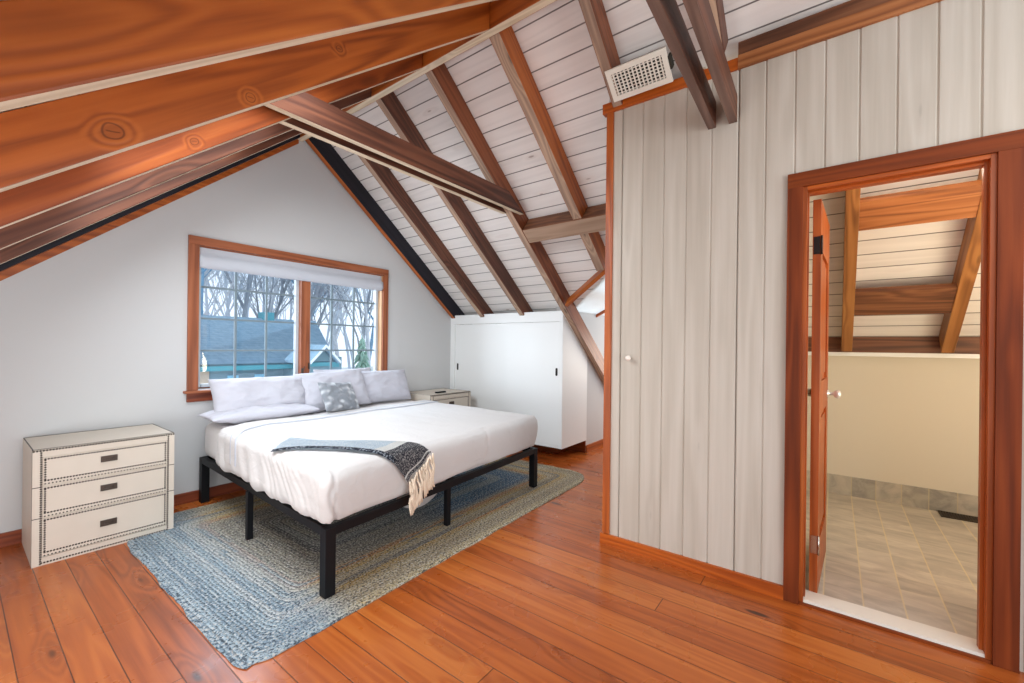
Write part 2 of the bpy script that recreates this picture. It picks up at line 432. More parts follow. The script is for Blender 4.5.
# glass
k = NT('window glass', .0)
k.n.remove(k.b)
tr = k.new('ShaderNodeBsdfTransparent'); gl = k.new('ShaderNodeBsdfGlossy'); gl.inputs['Roughness'].default_value = .02
tr.inputs[0].default_value = (.96, .98, 1, 1)
mx = k.new('ShaderNodeMixShader'); mx.inputs[0].default_value = .05
k.t.links.new(tr.outputs[0], mx.inputs[1]); k.t.links.new(gl.outputs[0], mx.inputs[2])
k.t.links.new(mx.outputs[0], k.n['Material Output'].inputs[0])
M['glass'] = k.m

# outside
k = NT('weathered shingle roof', .9, .2)
X, Y, Z = k.sep(k.coord())
row = k.math('FRACT', k.math('DIVIDE', Y, .16))
n = k.noise(k.mapping(k.coord(), scale=(1, .5, 1)), 9, 4, .6)
c = k.ramp(n, [(.3, sr(134, 166, 188)), (.7, sr(160, 188, 206))])
k.col(k.mix(k.math('MULTIPLY', k.sstep(row, .14, .02), .35), c, sr(90, 110, 126)))
M['shingle'] = k.m
M['siding'] = plain('weathered blue grey siding', sr(118, 148, 158), .8, .2, noise_amt=.12, nscale=8)
M['out_trim'] = plain('white outdoor trim', sr(226, 232, 236), .6)
M['shutter'] = plain('pale blue window', sr(140, 206, 232), .3)
M['teal'] = plain('teal fascia board', sr(76, 150, 164), .6)
M['brickpale'] = plain('pale tan brick', sr(214, 190, 166), .9, .1, noise_amt=.15, nscale=14)
M['bark'] = plain('grey bark', sr(150, 158, 168), .9, .1, noise_amt=.25, nscale=6)
M['bark_blue'] = plain('bluish grey bark', sr(116, 160, 190), .9, .1, noise_amt=.2, nscale=6)  # even blue grey tone for some of the trunks
M['bark_pale'] = plain('pale birch bark', sr(204, 208, 214), .9, .1, noise_amt=.2, nscale=8)
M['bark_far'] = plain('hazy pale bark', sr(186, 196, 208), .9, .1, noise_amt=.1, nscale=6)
M['ground'] = plain('frosty leaf covered ground', sr(190, 194, 196), .95, .1, noise_amt=.3, nscale=1.6)
M['conifer'] = plain('pale green needles', sr(150, 186, 170), .9, .1, noise_amt=.3, nscale=5)

# ------------------------------------------------------------------ roof geometry constants
XR, XL, ZR = 2.06, 2.0, 3.195
MR, ML = .80, .82
def zr_(x): return ZR - MR * (x - XR)           # right rafter underside
def zl_(x): return 3.21 - ML * (XL - x)          # left rafter underside
DV = .215                                       # vertical rafter depth
GY = 4.07                                       # gable wall plane
XP = 2.573                                      # panel wall plane
XK = 4.71                                       # bathroom knee wall

def frame_matrix(o, xa, ya):
    xa = Vector(xa).normalized(); ya = Vector(ya).normalized(); za = xa.cross(ya)
    m = Matrix.Identity(4)
    for i in range(3):
        m[i][0], m[i][1], m[i][2], m[i][3] = xa[i], ya[i], za[i], o[i]
    return m

def beam(name, p0, p1, w, d, mats, sk0=0., sk1=0., ya=(0, 1, 0), parent=None, cy=True, bev=.004, flip=1):
    """p0->p1 underside centre line; width along ya; depth d along x cross ya (upwards)."""
    p0, p1 = Vector(p0), Vector(p1); L = (p1 - p0).length
    m = frame_matrix(p0, p1 - p0, ya)
    if m.col[2][2] < 0:
        m = frame_matrix(p0, p1 - p0, [-c for c in ya])
    bm = bmesh.new()
    v = box(bm, 0, L, -w / 2, w / 2, 0, d)
    for i in (4, 7): v[i].co.x += sk0
    for i in (5, 6): v[i].co.x += sk1
    bm.normal_update()
    for f in bm.faces:
        f.normal_update()
    bot = min(bm.faces, key=lambda f: f.calc_center_median().z)
    if len(mats) > 1: bot.material_index = 1
    return obj(name, bm, mats, parent, mat=m, bevel=bev)

nr = math.sqrt(1 + MR * MR); nl = math.sqrt(1 + ML * ML)
DR, DL = DV / nr, DV / nl                       # perpendicular depths

def rafter_right(y, x1, label, mats, w=.066, x0=2.037):
    d = DR
    sk = d * MR                                 # plumb cut
    o = beam('rafter', (x0, y, zr_(x0)), (x1, y, zr_(x1)), w, d - .003, mats, sk0=-sk)
    return tag(o, label, 'rafter', 'rafters of the right roof slope')
def rafter_left(y, label, mats, w=.06, x0=-1.2, x1=1.967, dl=0.):
    k_ = dl / 1.87
    za = zl_(x0) + k_ * (x1 - x0)
    mm = (zl_(x1) - za) / (x1 - x0); n_ = math.sqrt(1 + mm * mm)
    d = (DV - (dl if dl > 0 else dl * .3)) / n_ - .004
    o = beam('rafter', (x0, y, za), (x1, y, zl_(x1)), w, d, mats, sk1=d * mm)
    return tag(o, label, 'rafter', 'rafters of the left roof slope')

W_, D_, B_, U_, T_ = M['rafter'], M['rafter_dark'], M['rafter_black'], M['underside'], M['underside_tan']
ys = [4.02, 3.515, 2.905, 2.318, 1.713, 1.112, .51, -.08, -.67]
rafter_right(ys[0], 4.72, 'blackened rafter of the right slope lying against the window wall', [B_, W_])
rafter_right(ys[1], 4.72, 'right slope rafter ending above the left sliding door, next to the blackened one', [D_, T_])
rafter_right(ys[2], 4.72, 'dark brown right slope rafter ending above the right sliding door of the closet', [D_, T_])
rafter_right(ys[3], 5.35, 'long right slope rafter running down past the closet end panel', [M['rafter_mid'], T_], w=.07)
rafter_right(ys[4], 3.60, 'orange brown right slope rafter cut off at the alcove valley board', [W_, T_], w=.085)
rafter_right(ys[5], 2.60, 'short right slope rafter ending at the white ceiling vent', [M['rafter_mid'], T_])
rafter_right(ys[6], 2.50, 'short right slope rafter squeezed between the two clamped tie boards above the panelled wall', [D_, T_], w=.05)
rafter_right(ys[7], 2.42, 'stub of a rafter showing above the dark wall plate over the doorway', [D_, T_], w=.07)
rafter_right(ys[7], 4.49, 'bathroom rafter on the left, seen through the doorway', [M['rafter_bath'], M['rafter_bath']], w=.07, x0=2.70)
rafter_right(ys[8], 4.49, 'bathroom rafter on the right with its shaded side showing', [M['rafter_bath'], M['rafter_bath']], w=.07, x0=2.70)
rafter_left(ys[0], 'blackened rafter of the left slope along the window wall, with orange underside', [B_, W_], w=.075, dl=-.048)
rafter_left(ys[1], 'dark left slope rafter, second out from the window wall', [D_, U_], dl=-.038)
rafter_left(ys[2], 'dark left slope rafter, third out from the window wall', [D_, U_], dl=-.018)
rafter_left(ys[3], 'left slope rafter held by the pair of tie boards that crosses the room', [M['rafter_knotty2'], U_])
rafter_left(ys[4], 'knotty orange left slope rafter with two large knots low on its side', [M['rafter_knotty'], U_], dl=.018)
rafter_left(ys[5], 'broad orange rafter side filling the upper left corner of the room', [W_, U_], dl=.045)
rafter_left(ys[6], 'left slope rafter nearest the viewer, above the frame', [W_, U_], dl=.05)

# ridge board
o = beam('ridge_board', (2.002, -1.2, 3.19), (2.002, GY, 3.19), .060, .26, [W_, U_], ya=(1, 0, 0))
tag(o, 'ridge board with pale underside running along the peak of the ceiling', 'ridge board')

# ties (clamping pairs)
def tie(y, side, x0, x1, z0, dep, cut, label, mats):
    bm = bmesh.new()
    xl = 2.0 - (3.21 + DV - .012 - z0) / ML
    pts = [(xl, z0), (x1, z0), (x1 - cut, z0 + dep), (xl + dep / ML, z0 + dep)]
    L = x1 - xl
    prism(bm, [(p[0] - xl, p[1] - z0) for p in pts], 'y', -.02, .02)
    for f in bm.faces:
        if abs(f.calc_center_median().z) < 1e-5: f.material_index = 1
    ang = math.radians(side)
    mt_ = Matrix.Translation((x1, y, z0)) @ Matrix.Rotation(ang, 4, 'Z') @ Matrix.Translation((xl - x1, 0, 0))
    o = obj('tie_board', bm, mats, mat=mt_, bevel=.003)
    return tag(o, label, 'tie beam', 'collar tie boards')
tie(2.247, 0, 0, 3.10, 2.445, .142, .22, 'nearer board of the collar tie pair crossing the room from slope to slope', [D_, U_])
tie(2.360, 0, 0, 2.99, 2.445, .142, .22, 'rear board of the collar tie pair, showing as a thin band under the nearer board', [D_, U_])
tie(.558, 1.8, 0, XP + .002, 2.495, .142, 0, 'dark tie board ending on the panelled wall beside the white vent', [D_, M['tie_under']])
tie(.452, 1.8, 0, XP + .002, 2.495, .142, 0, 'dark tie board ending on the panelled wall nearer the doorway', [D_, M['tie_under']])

# alcove header between rafters, valley board
hx0, hx1 = 3.135, 3.25
bm = bmesh.new()
prism(bm, [(hx0, zr_(hx0) - .022), (hx1, zr_(hx1) - .022), (hx1 + .10, zr_(hx1) + .105), (hx0 + .10, zr_(hx0) + .105)], 'y', 1.18, 2.268)
for f in bm.faces:
    f.normal_update()
o = obj('header_board', bm, [M['rafter_dark_y'], M['tan_y']], bevel=.003)
for p in o.data.polygons:
    if p.normal.z < -.5 and abs(p.normal.y) < .2: p.material_index = 1
tag(o, 'brown header board between the long rafter and the panelled closet box', 'header')
pA = Vector((3.60, 1.665, zr_(3.60) - .01)); pB = Vector((3.93, 2.262, zr_(3.93) - .01))
dd = (pB - pA).normalized()
nrm = Vector((MR, 0, 1)).normalized()
o = beam('valley_board', pA, pB, .038, .10, [W_, W_], ya=tuple(dd.cross(nrm)))
tag(o, 'short diagonal valley board between two rafters at the alcove', 'valley board')

# ------------------------------------------------------------------ ceilings
CEIL = DV
def slope_panel(name, x0, x1, y0, y1, right=True, poly=None):
    """local X = world Y, local Y = down slope"""
    if right:
        O = Vector((2.0, 0, ZR - MR * (2.0 - XR) + CEIL)); sl = Vector((1, 0, -MR)).normalized()
    else:
        O = Vector((2.0, 0, 3.21 + CEIL)); sl = Vector((-1, 0, -ML)).normalized()
    m = frame_matrix(O, (0, 1, 0), sl)
    bm = bmesh.new()
    s = nr if right else nl
    if poly is None: poly = [(y0, abs(x0 - 2.0) * s), (y1, abs(x0 - 2.0) * s), (y1, abs(x1 - 2.0) * s), (y0, abs(x1 - 2.0) * s)]
    else: poly = [(a, abs(b - 2.0) * s) for a, b in poly]
    up = 1 if m.col[2][2] > 0 else -1
    prism(bm, poly, 'z', 0, .03 * up)
    o = obj(name, bm, M['ceil'], mat=m)
    o['kind'] = 'structure'
    return o
XE = 5.5
def dz(y): return 1.745 + .5 * (2.2 - y)
def xv(y): return 2.06 + (ZR + CEIL - dz(y)) / MR
slope_panel('ceiling', 0, 0, 0, 0, True, [(-1.7, 2.0), (GY + .05, 2.0), (GY + .05, XE), (2.34, XE), (2.34, xv(2.34)), (1.19, xv(1.19)), (1.19, XE), (-1.7, XE)])
slope_panel('ceiling', 2.0, -1.3, -.35, GY + .05, False)
# alcove ceiling
bm = bmesh.new()
y0, y1 = 1.19, 2.36
vs = [bm.verts.new(p) for p in ((xv(y0) - .02, y0, dz(y0)), (xv(y1) - .02, y1, dz(y1)), (6.1, y1, dz(y1)), (6.1, y0, dz(y0)))]
bm.faces.new(vs)
bmesh.ops.solidify(bm, geom=bm.faces[:], thickness=.02)
o = obj('ceiling', bm, M['paint']); o['kind'] = 'structure'
o = obj('trim_3', bx(4.84, 4.875, 1.2, 2.355, 1.66, 1.70), M['trim']); 
bpy.data.objects.remove(o)

# ------------------------------------------------------------------ walls, floor
def roofz(x): return (zl_(x) + CEIL + .02) if x < 2.0 else (zr_(x) + CEIL + .02)
WX0, WX1, WZ0, WZ1 = 1.205, 2.955, .885, 2.045
bm = bmesh.new()
prism(bm, [(-1.3, 0), (WX0, 0), (WX0, roofz(WX0)), (-1.3, roofz(-1.3))], 'y', GY, GY + .16)
prism(bm, [(WX0, 0), (WX1, 0), (WX1, WZ0), (WX0, WZ0)], 'y', GY, GY + .16)
prism(bm, [(WX0, WZ1), (WX1, WZ1), (WX1, roofz(WX1)), (2.0, roofz(2.0)), (WX0, roofz(WX0))], 'y', GY, GY + .16)
prism(bm, [(WX1, 0), (5.5, 0), (5.5, max(.02, roofz(5.5))), (WX1, roofz(WX1))], 'y', GY, GY + .16)
obj('wall_back', bm, M['plaster'])['kind'] = 'structure'
obj('baseboard_back', bx(-1.0, 4.1, GY - .018, GY, 0, .082), M['trim_red'], bevel=.003)['kind'] = 'structure'
bm = bmesh.new()
prism(bm, [(-1.1, zl_(-1.1) - .14), (1.99, zl_(1.99) - .045), (1.99, zl_(1.99) + .02), (-1.1, zl_(-1.1) + .0)], 'y', GY - .014, GY)
rk = obj('trim_11', bm, M['rafter']); rk['kind'] = 'structure'
bm = bx(-1.16, -1.1, -1.2, GY, 0, zl_(-1.1) + .2)
obj('wall_left', bm, M['plaster'])['kind'] = 'structure'

obj('floor', bx(-1.3, 6.1, -2.2, GY + .05, -.06, 0), M['floor'])['kind'] = 'structure'
# bathroom tile floor
obj('floor_tiled', bx(XP + .11, XK, -1.62, 1.1, .001, .008), M['tile'])['kind'] = 'structure'

# panelled wall : individual chamfered boards in one mesh
def boards(bm, y_list, z0, z1, x=XP, t=.02, ch=.006):
    for a, b in zip(y_list, y_list[1:]):
        prism(bm, [(x + t, a), (x + ch, a), (x, a + ch), (x, b - ch), (x + ch, b), (x + t, b)], 'z', z0, z1)
seams = [1.187, 1.086, .952, .823, .694, .560, .424, .298, .170, .048, -.082, -.214, -.345, -.475, -.606, -.74, -.87, -1.0, -1.13, -1.26, -1.39]
ZT = 2.775
DY0, DY1, DZ1 = -.52, .132, 2.076        # door opening
def yl(lo, hi):
    return sorted([lo, hi] + [s for s in seams if lo + 1e-3 < s < hi - 1e-3])
bm = bmesh.new()
boards(bm, yl(1.086, 1.187), .0, ZT)
boards(bm, [.170, .298, .4235], 0, ZT)
box(bm, XP + .004, XP + .02, DY1, .170, 0, DZ1)
boards(bm, [-.606, -.475, -.345, -.214, -.082, .048, .170], DZ1, ZT + .01)
boards(bm, [-1.39, -1.26, -1.13, -1.0, -.87, -.74, -.606], 0, ZT + .01)
box(bm, XP + .004, XP + .02, -.606, -.54, 0, DZ1)
# backing
box(bm, XP + .02, XP + .10, .424, 1.187, 0, ZT)
box(bm, XP + .02, XP + .10, DY1, .424, 0, ZT + .06)
box(bm, XP + .02, XP + .10, DY0, DY1, DZ1, ZT + .06)
box(bm, XP + .02, XP + .10, -1.39, DY0, 0, ZT + .06)
obj('wall_right', bm, M['whitewash'])['kind'] = 'structure'
# closet door in the panelling
bm = bmesh.new(); boards(bm, [.427, .560, .694, .823, .952, 1.083], .066, ZT, t=.019)
cd = obj('door_2', bm, M['whitewash']); cd['kind'] = 'structure'
bm = bmesh.new(); lathe(bm, [(.006, 0), (.006, -.018), (.012, -.022), (.0175, -.03), (.0175, -.038), (.012, -.045), (.003, -.048)], (XP, 1.019, 1.20), 'x')
obj('knob', bm, M['porcelain'], cd)['label'] = 'round white porcelain knob'

# end wall of the closet box toward the alcove
bm = bx(XP + .02, 6.0, 1.16, 1.187, 0, 2.2)
bm.free()
bm = bmesh.new(); prism(bm, [(XP + .02, 0), (6.0, 0), (6.0, .45), (XP + .02, zr_(XP) + .19)], 'y', 1.15, 1.187)
obj('wall_closet_side', bm, M['plaster'])['kind'] = 'structure'

# trims on the panelled wall
obj('trim_1', bx(XP - .012, XP + .03, 1.142, 1.188, .07, ZT), M['trim_z'], bevel=.002)['kind'] = 'structure'
obj('trim_2', bx(XP - .016, XP + .03, .60, 1.215, ZT, ZT + .063), M['trim_y'], bevel=.003)['kind'] = 'structure'
obj('trim_3', bx(XP - .014, XP + .03, -1.39, .43, ZT, ZT + .072), M['rafter_y'], bevel=.003)['kind'] = 'structure'
obj('trim_4', bx(XP - .008, XP + .05, -1.39, .43, ZT + .072, ZT + .145), M['rafter_dark_y'], bevel=.003)['kind'] = 'structure'
bpy.data.objects['trim_2'].rotation_euler = (0, 0, 0)
obj('baseboard_right', bx(XP - .018, XP, .195, 1.202, 0, .066), M['trim_y'], bevel=.003)['kind'] = 'structure'
obj('trim_5', bx(XP - .010, XP + .03, .43, .60, ZT, ZT + .063), M['trim_y'], bevel=.003)['kind'] = 'structure'

# door 1 casing, jambs, leaf
d1 = empty('door_1', (XP, DY1, 0)); d1['kind'] = 'structure'
def dpart(name, bm, m, bev=.0012, lab=None):
    bmesh.ops.translate(bm, verts=bm.verts[:], vec=(-XP, -DY1, 0))
    o = obj(name, bm, m, d1, bevel=bev)
    if lab: o['label'] = lab
    return o
dpart('casing', bx(XP - .018, XP, DY1, .197, 0, 2.076), M['trim_red_z'])
dpart('casing', bx(XP - .018, XP, -.592, DY0, 0, 2.076), M['trim_red_z'])
dpart('casing', bx(XP - .019, XP, -.592, .197, 2.076, 2.148), M['trim_red_y'])
dpart('jamb', bx(XP - .004, XP + .115, DY1 - .018, DY1 + .002, 0, 2.078), M['trim_z'])
dpart('jamb', bx(XP - .004, XP + .115, DY0 - .002, DY0 + .018, 0, 2.078), M['trim_z'])
dpart('jamb', bx(XP - .004, XP + .115, DY0 + .018, DY1 - .018, 2.058, 2.078), M['trim_y'])
dpart('door_stop', bx(XP + .03, XP + .065, DY0 + .018, DY0 + .03, 0, 2.058), M['trim_z'])
dpart('door_stop', bx(XP + .03, XP + .065, DY1 - .024, DY1 - .018, 0, 2.058), M['trim_z'])
dpart('door_stop', bx(XP + .03, XP + .065, DY0 + .030, DY1 - .024, 2.046, 2.058), M['trim_y'])
# leaf: local x = width, local y = thickness (0..-.035), opens into bathroom
HX, HY = XP + .108, .060
FX, FY = 3.285, .032
leaf_m = frame_matrix(Vector((HX - XP, HY - DY1, 0)), (FX - HX, FY - HY, 0), (-(FY - HY), FX - HX, 0))
LW = .61
bm = bmesh.new()
zb, zt = .022, 2.035
st = .11
rails = [(zb, .26), (.93, 1.10), (1.78, zt)]
box(bm, 0, st, 0, .035, zb, zt); box(bm, LW - st, LW, 0, .035, zb, zt)
for a, b in rails: box(bm, st, LW - st, 0, .035, a, b)
box(bm, st, LW - st, .012, .023, .26, .93); box(bm, st, LW - st, .012, .023, 1.10, 1.78)
for a, b in ((.26, .93), (1.10, 1.78)):
    box(bm, st + .035, LW - st - .035, .005, .030, a + .035, b - .035)
leaf = obj('door_leaf', bm, M['trim_z'], d1, bevel=.002)
leaf.matrix_local = leaf_m
def lpart(name, bm, m, lab=None, smooth=False, bev=0):
    o = obj(name, bm, m, leaf, bevel=bev)
    if lab: o['label'] = lab
    return o
for zc in (.27, 1.80):
    bm = bx(-.0025, .0005, .004, .031, zc - .045, zc + .045)
    tube(bm, [(-.004, -.003, zc - .048), (-.004, -.003, zc + .048)], .005, 8)
    lpart('hinge', bm, M['steel'] if zc < 1 else M['pewter_dark'])
bm = bmesh.new()
for s, y in ((-1, 0), (1, .035)):
    lathe(bm, [(.026, 0), (.026, s * .006), (.010, s * .010), (.009, s * .030), (.020, s * .038), (.027, s * .050), (.024, s * .062), (.010, s * .068)], (LW - .06, y, 1.0), 'y', 10)
lpart('knob', bm, M['crystal'], 'small glass door knob')
# threshold
o = obj('trim_6', bx(XP + .0, XP + .112, DY0 + .018, DY1 - .018, 0, .026), M['marble'], bevel=.006); o['kind'] = 'structure'; o['label'] = 'white marble door threshold'
o = obj('trim_7', bx(XP - .012, XP - .0005, DY0 + .002, DY1 - .002, 0, .012), M['trim_red_y'], bevel=.003); o['kind'] = 'structure'

# bathroom shell
obj('wall_bath_knee', bx(XK, XK + .08, -1.62, 1.1, 0, 1.215), M['bathpaint'])['kind'] = 'structure'
obj('trim_8', bx(4.58, XK + .09, -1.62, 1.1, 1.213, 1.245), M['paint'], bevel=.004)['kind'] = 'structure'
obj('trim_9', bx(XK - .012, XK, -1.62, 1.1, .008, .172), M['skirt_tile'])['kind'] = 'structure'
obj('trim_10', bx(4.60, 4.64, -1.62, .62, 1.246, 1.375), M['rafter_dark_y'])['kind'] = 'structure'
def gable_piece(name, y0, y1, m):
    bm = bmesh.new(); prism(bm, [(XP + .10, 0), (XK + .3, 0), (XK + .3, zr_(XK + .3) + CEIL), (XP + .10, zr_(XP + .10) + CEIL)], 'y', y0, y1)
    obj(name, bm, m)['kind'] = 'structure'
gable_piece('wall_bath_side', .62, .66, M['bathpaint'])
gable_piece('wall_bath_far', -1.68, -1.62, M['bathpaint'])
# blocking boards between bathroom rafters, flush with the rafter undersides
def blocking(xa, xb, y0, y1, label, m, t=.045):
    bm = bmesh.new()
    o_ = .012
    nx, nz = MR / nr, 1 / nr
    prism(bm, [(xa, zr_(xa) + o_), (xb, zr_(xb) + o_), (xb + nx * t, zr_(xb) + o_ + nz * t), (xa + nx * t, zr_(xa) + o_ + nz * t)], 'y', y0, y1)
    o = obj('blocking_board', bm, m, bevel=.003)
    tag(o, label, 'blocking board')
blocking(3.36, 3.53, -.636, -.116, 'upper tan blocking board between the two bathroom rafters', M['rafter_y'])
blocking(3.97, 4.16, -.636, -.116, 'lower weathered blocking board between the two bathroom rafters', M['rafter_dark_y'])

# floor register in the bathroom
bm = bmesh.new()
box(bm, 4.555, 4.70, -1.0, -.655, .008, .011)
for i in range(22): box(bm, 4.57 , 4.685, -.99 + i * .0152, -.984 + i * .0152, .011, .016)
box(bm, 4.555, 4.57, -1.0, -.655, .011, .017); box(bm, 4.685, 4.70, -1.0, -.655, .011, .017)
box(bm, 4.57, 4.685, -.668, -.655, .011, .017)
tag(obj('floor_register', bm, M['register']), 'dark metal floor register beside the tiled bathroom skirting', 'floor register')

# ------------------------------------------------------------------ ceiling vent (lies in rafter plane)
vO = Vector((2.385, .762, zr_(2.385) - .004)); vm = frame_matrix(vO, (0, 1, 0), Vector((1, 0, -MR)).normalized())
VW, VH = .362, .187
vent = empty('ceiling_vent'); vent.matrix_world = vm
tag(vent, 'white louvred air vent grille tilted above the panelled wall', 'vent')
up = 1 if vm.col[2][2] > 0 else -1       # local z that points up/outward of room
def vbox(bm, x0, x1, y0, y1, z0, z1): box(bm, x0, x1, y0, y1, min(z0 * up, z1 * up), max(z0 * up, z1 * up))
bm = bmesh.new()
b = .030
vbox(bm, 0, VW, 0, b, -.004, .012); vbox(bm, 0, VW, VH - b, VH, -.004, .012)
vbox(bm, 0, b, b, VH - b, -.004, .012); vbox(bm, VW - b, VW, b, VH - b, -.004, .012)
obj('frame', bm, M['vent_white'], vent, bevel=.002)
bm = bmesh.new(); vbox(bm, .005, VW - .005, .005, VH - .005, .012, .035)
obj('duct_box', bm, M['vent_dark'], vent)
bm = bmesh.new()
n = 13
for i in range(n):
    x = b + (VW - 2 * b) * (i + .5) / n; vbox(bm, x - .004, x + .004, b, VH - b, -.001, .006)
for i in range(7):
    y = b + (VH - 2 * b) * (i + .5) / 7; vbox(bm, b, VW - b, y - .0025, y + .0025, -.0005, .006)
obj('louvre_grid', bm, M['vent_white'], vent)
bm = bmesh.new(); vbox(bm, -.012, -.001, .05, .12, -.002, .05)
obj('damper_lever', bm, M['vent_dark'], vent)

# ------------------------------------------------------------------ alcove (right of the long rafter)
SY = 2.362
bm = bmesh.new(); prism(bm, [(1.25, dz(1.25) - .035), (2.36, dz(2.36) - .035), (2.36, dz(2.36)), (1.25, dz(1.25))], 'x', 4.84, 4.87)
obj('trim_12', bm, M['trim_y'])['kind'] = 'structure'
bm = bmesh.new()
prism(bm, [(4.612, 0), (6.1, 0), (6.1, 1.68), (3.96, 1.69), (4.03, 1.655), (4.612, 1.19)], 'y', SY, SY + .05)
obj('wall_alcove_side', bm, M['plaster'])['kind'] = 'structure'
obj('baseboard_alcove', bx(4.612, 6.1, SY - .016, SY, 0, .085), M['trim'], bevel=.003)['kind'] = 'structure'
bm = bmesh.new(); prism(bm, [(1.15, 0), (2.4, 0), (2.4, .7), (1.15, .7)], 'x', 6.05, 6.1)
prism(bm, [(1.15, 1.5), (2.4, 1.5), (2.4, 1.66), (1.15, 2.3)], 'x', 6.05, 6.1)
obj('wall_alcove_end', bm, M['plaster'])['kind'] = 'structure'

# ------------------------------------------------------------------ built in closet
CX, CY, CB, CT = 4.03, SY, .148, 1.643
cl = empty('sliding_door_closet', (CX, CY, 0))
tag(cl, 'white built-in closet with two sliding doors tucked under the right slope', 'closet')
def cpart(name, bm, m, bev=.003, lab=None, parent=None):
    bmesh.ops.translate(bm, verts=bm.verts[:], vec=(-CX, -CY, 0))
    o = obj(name, bm, m, parent or cl, bevel=bev)
    if lab: o['label'] = lab
    return o
bm = bmesh.new()
# front frame
box(bm, CX, CX + .03, CY, GY, CT - .105, CT)
box(bm, CX, CX + .03, GY - .075, GY, CB, CT - .105)
box(bm, CX + .01, CX + .03, CY, GY, CB, CB + .03)
box(bm, CX, CX + .03, CY, CY + .03, CB, CT - .105)
cpart('front_frame', bm, M['paint'], .002)
bm = bmesh.new(); prism(bm, [(CX, CB), (4.612, CB), (4.612, CT - (4.612 - CX) * MR), (CX, CT)], 'y', CY - .008, CY - .0005)
cpart('end_panel', bm, M['paint'], .002)
bm = bmesh.new(); prism(bm, [(CX + .0, CT - .0), (4.612, CT - (4.612 - CX) * MR), (4.612, CT - .02 - (4.612 - CX) * MR), (CX, CT - .025)], 'y', CY - .014, CY - .004)
cpart('end_trim', bm, M['paint'], .001)
cpart('top_panel', bx(CX - .006, CX + .09, CY, GY, CT, CT + .012), M['paint'], .002)
cpart('bottom_panel', bx(CX + .005, 4.60, CY, GY, CB, CB + .02), M['paint'], .002)
cpart('toe_kick', bx(4.345, 4.612, 2.595, GY, 0, CB + .001), M['trim_red_y'], .002)
cpart('toe_kick', bx(4.592, 4.611, SY, 2.594, 0, CB + .001), M['trim_red_y'], .002)
cpart('back_panel', bx(4.62, 4.64, CY + .06, GY, 0, 1.15), M['paint'], .002)
dA = cpart('sliding_door', bx(CX + .018, CX + .030, 3.13, GY - .076, CB + .03, CT - .107), M['paint'], .003)
dB = cpart('sliding_door', bx(CX + .002, CX + .018, CY + .031, 3.145, CB + .03, CT - .107), M['paint'], .003)
for door, y, xx in ((dA, 3.948, CX + .018), (dB, 2.43, CX + .002)):
    bm = bmesh.new(); prism(bm, [(y + .014 * math.cos(t), .985 + (.03 if math.sin(t) > 0 else -.03) + .014 * math.sin(t)) for t in [2 * PI * i / 16 for i in range(16)]], 'x', xx - .002, xx + .001)
    cpart('finger_pull', bm, M['pull'], 0, 'dark oval finger pull', door)

# ------------------------------------------------------------------ window
win = empty('window_1', (WX0, GY, WZ0)); win['kind'] = 'structure'
def wpart(name, bm, m, bev=.003, lab=None, parent=None):
    bmesh.ops.translate(bm, verts=bm.verts[:], vec=(-WX0, -GY, -WZ0))
    o = obj(name, bm, m, parent or win, bevel=bev)
    if lab: o['label'] = lab
    return o
OX0, OX1 = 1.137, 3.018
wpart('window_casing', bx(OX0, WX0 + .004, GY - .022, GY, WZ0 - .005, 2.045), M['win_z'])
wpart('window_casing', bx(WX1 - .004, OX1, GY - .022, GY, WZ0 - .005, 2.045), M['win_z'])
wpart('window_casing', bx(OX0, OX1, GY - .024, GY, 2.045, 2.112), M['win_x'])
wpart('window_stool', bx(OX0 - .022, OX1 + .022, GY - .055, GY + .10, WZ0 - .022, WZ0 - .002), M['win_x'], .005)
wpart('window_apron', bx(OX0, OX1, GY - .02, GY, WZ0 - .092, WZ0 - .022), M['trim_red'])
SYW = 4.15
jd = SYW + .05
wpart('jamb', bx(WX0, WX0 + .012, GY, jd, WZ0, WZ1), M['jamb_z'])
wpart('jamb', bx(WX1 - .012, WX1, GY, jd, WZ0, WZ1), M['jamb_z'])
wpart('jamb', bx(WX0, WX1, GY, jd, WZ1 - .012, WZ1), M['win_x'])
wpart('jamb', bx(WX0, WX1, GY + .10, jd, WZ0 - .002, WZ0 + .014), M['win_x'])
wpart('mullion', bx(2.045, 2.135, GY + .015, jd, WZ0, WZ1), M['win_z'], .006)
SC_ = SYW / GY
gy = SYW
def sash(x0, x1, vx, hz):
    zb_, zt_ = WZ0 + .014, WZ1 - .012
    gz0 = .925
    bm = bmesh.new()
    box(bm, x0, x0 + .030, gy - .02, gy + .02, zb_, zt_); box(bm, x1 - .030, x1, gy - .02, gy + .02, zb_, zt_)
    box(bm, x0 + .038, x1 - .038, gy - .02, gy + .02, zb_, gz0 + .0); box(bm, x0 + .038, x1 - .038, gy - .02, gy + .02, zt_ - .04, zt_)
    s = wpart('sash', bm, M['sash'], .003)
    bm = bmesh.new()
    for x in vx: box(bm, x - .009, x + .009, gy - .008, gy + .008, gz0, zt_ - .04)
    for z in hz: box(bm, x0 + .038, x1 - .038, gy - .0075, gy + .0075, z - .008, z + .008)
    wpart('muntin_grid', bm, M['muntin'], .001, None, s)
    wpart('pane', bx(x0 + .03, x1 - .03, gy - .002, gy + .002, gz0 - .008, zt_ - .03), M['glass'], 0, None, s)
M['muntin'] = plain('grey white muntins', sr(120, 136, 144), .5)
M['sash'] = plain('blue grey painted sash', sr(186, 194, 200), .5)
sash(WX0 + .012, 2.046, (1.506, 1.757), (1.199, 1.464, 1.724))
sash(2.134, WX1 - .012, (2.392, 2.645), (1.199, 1.464, 1.724))
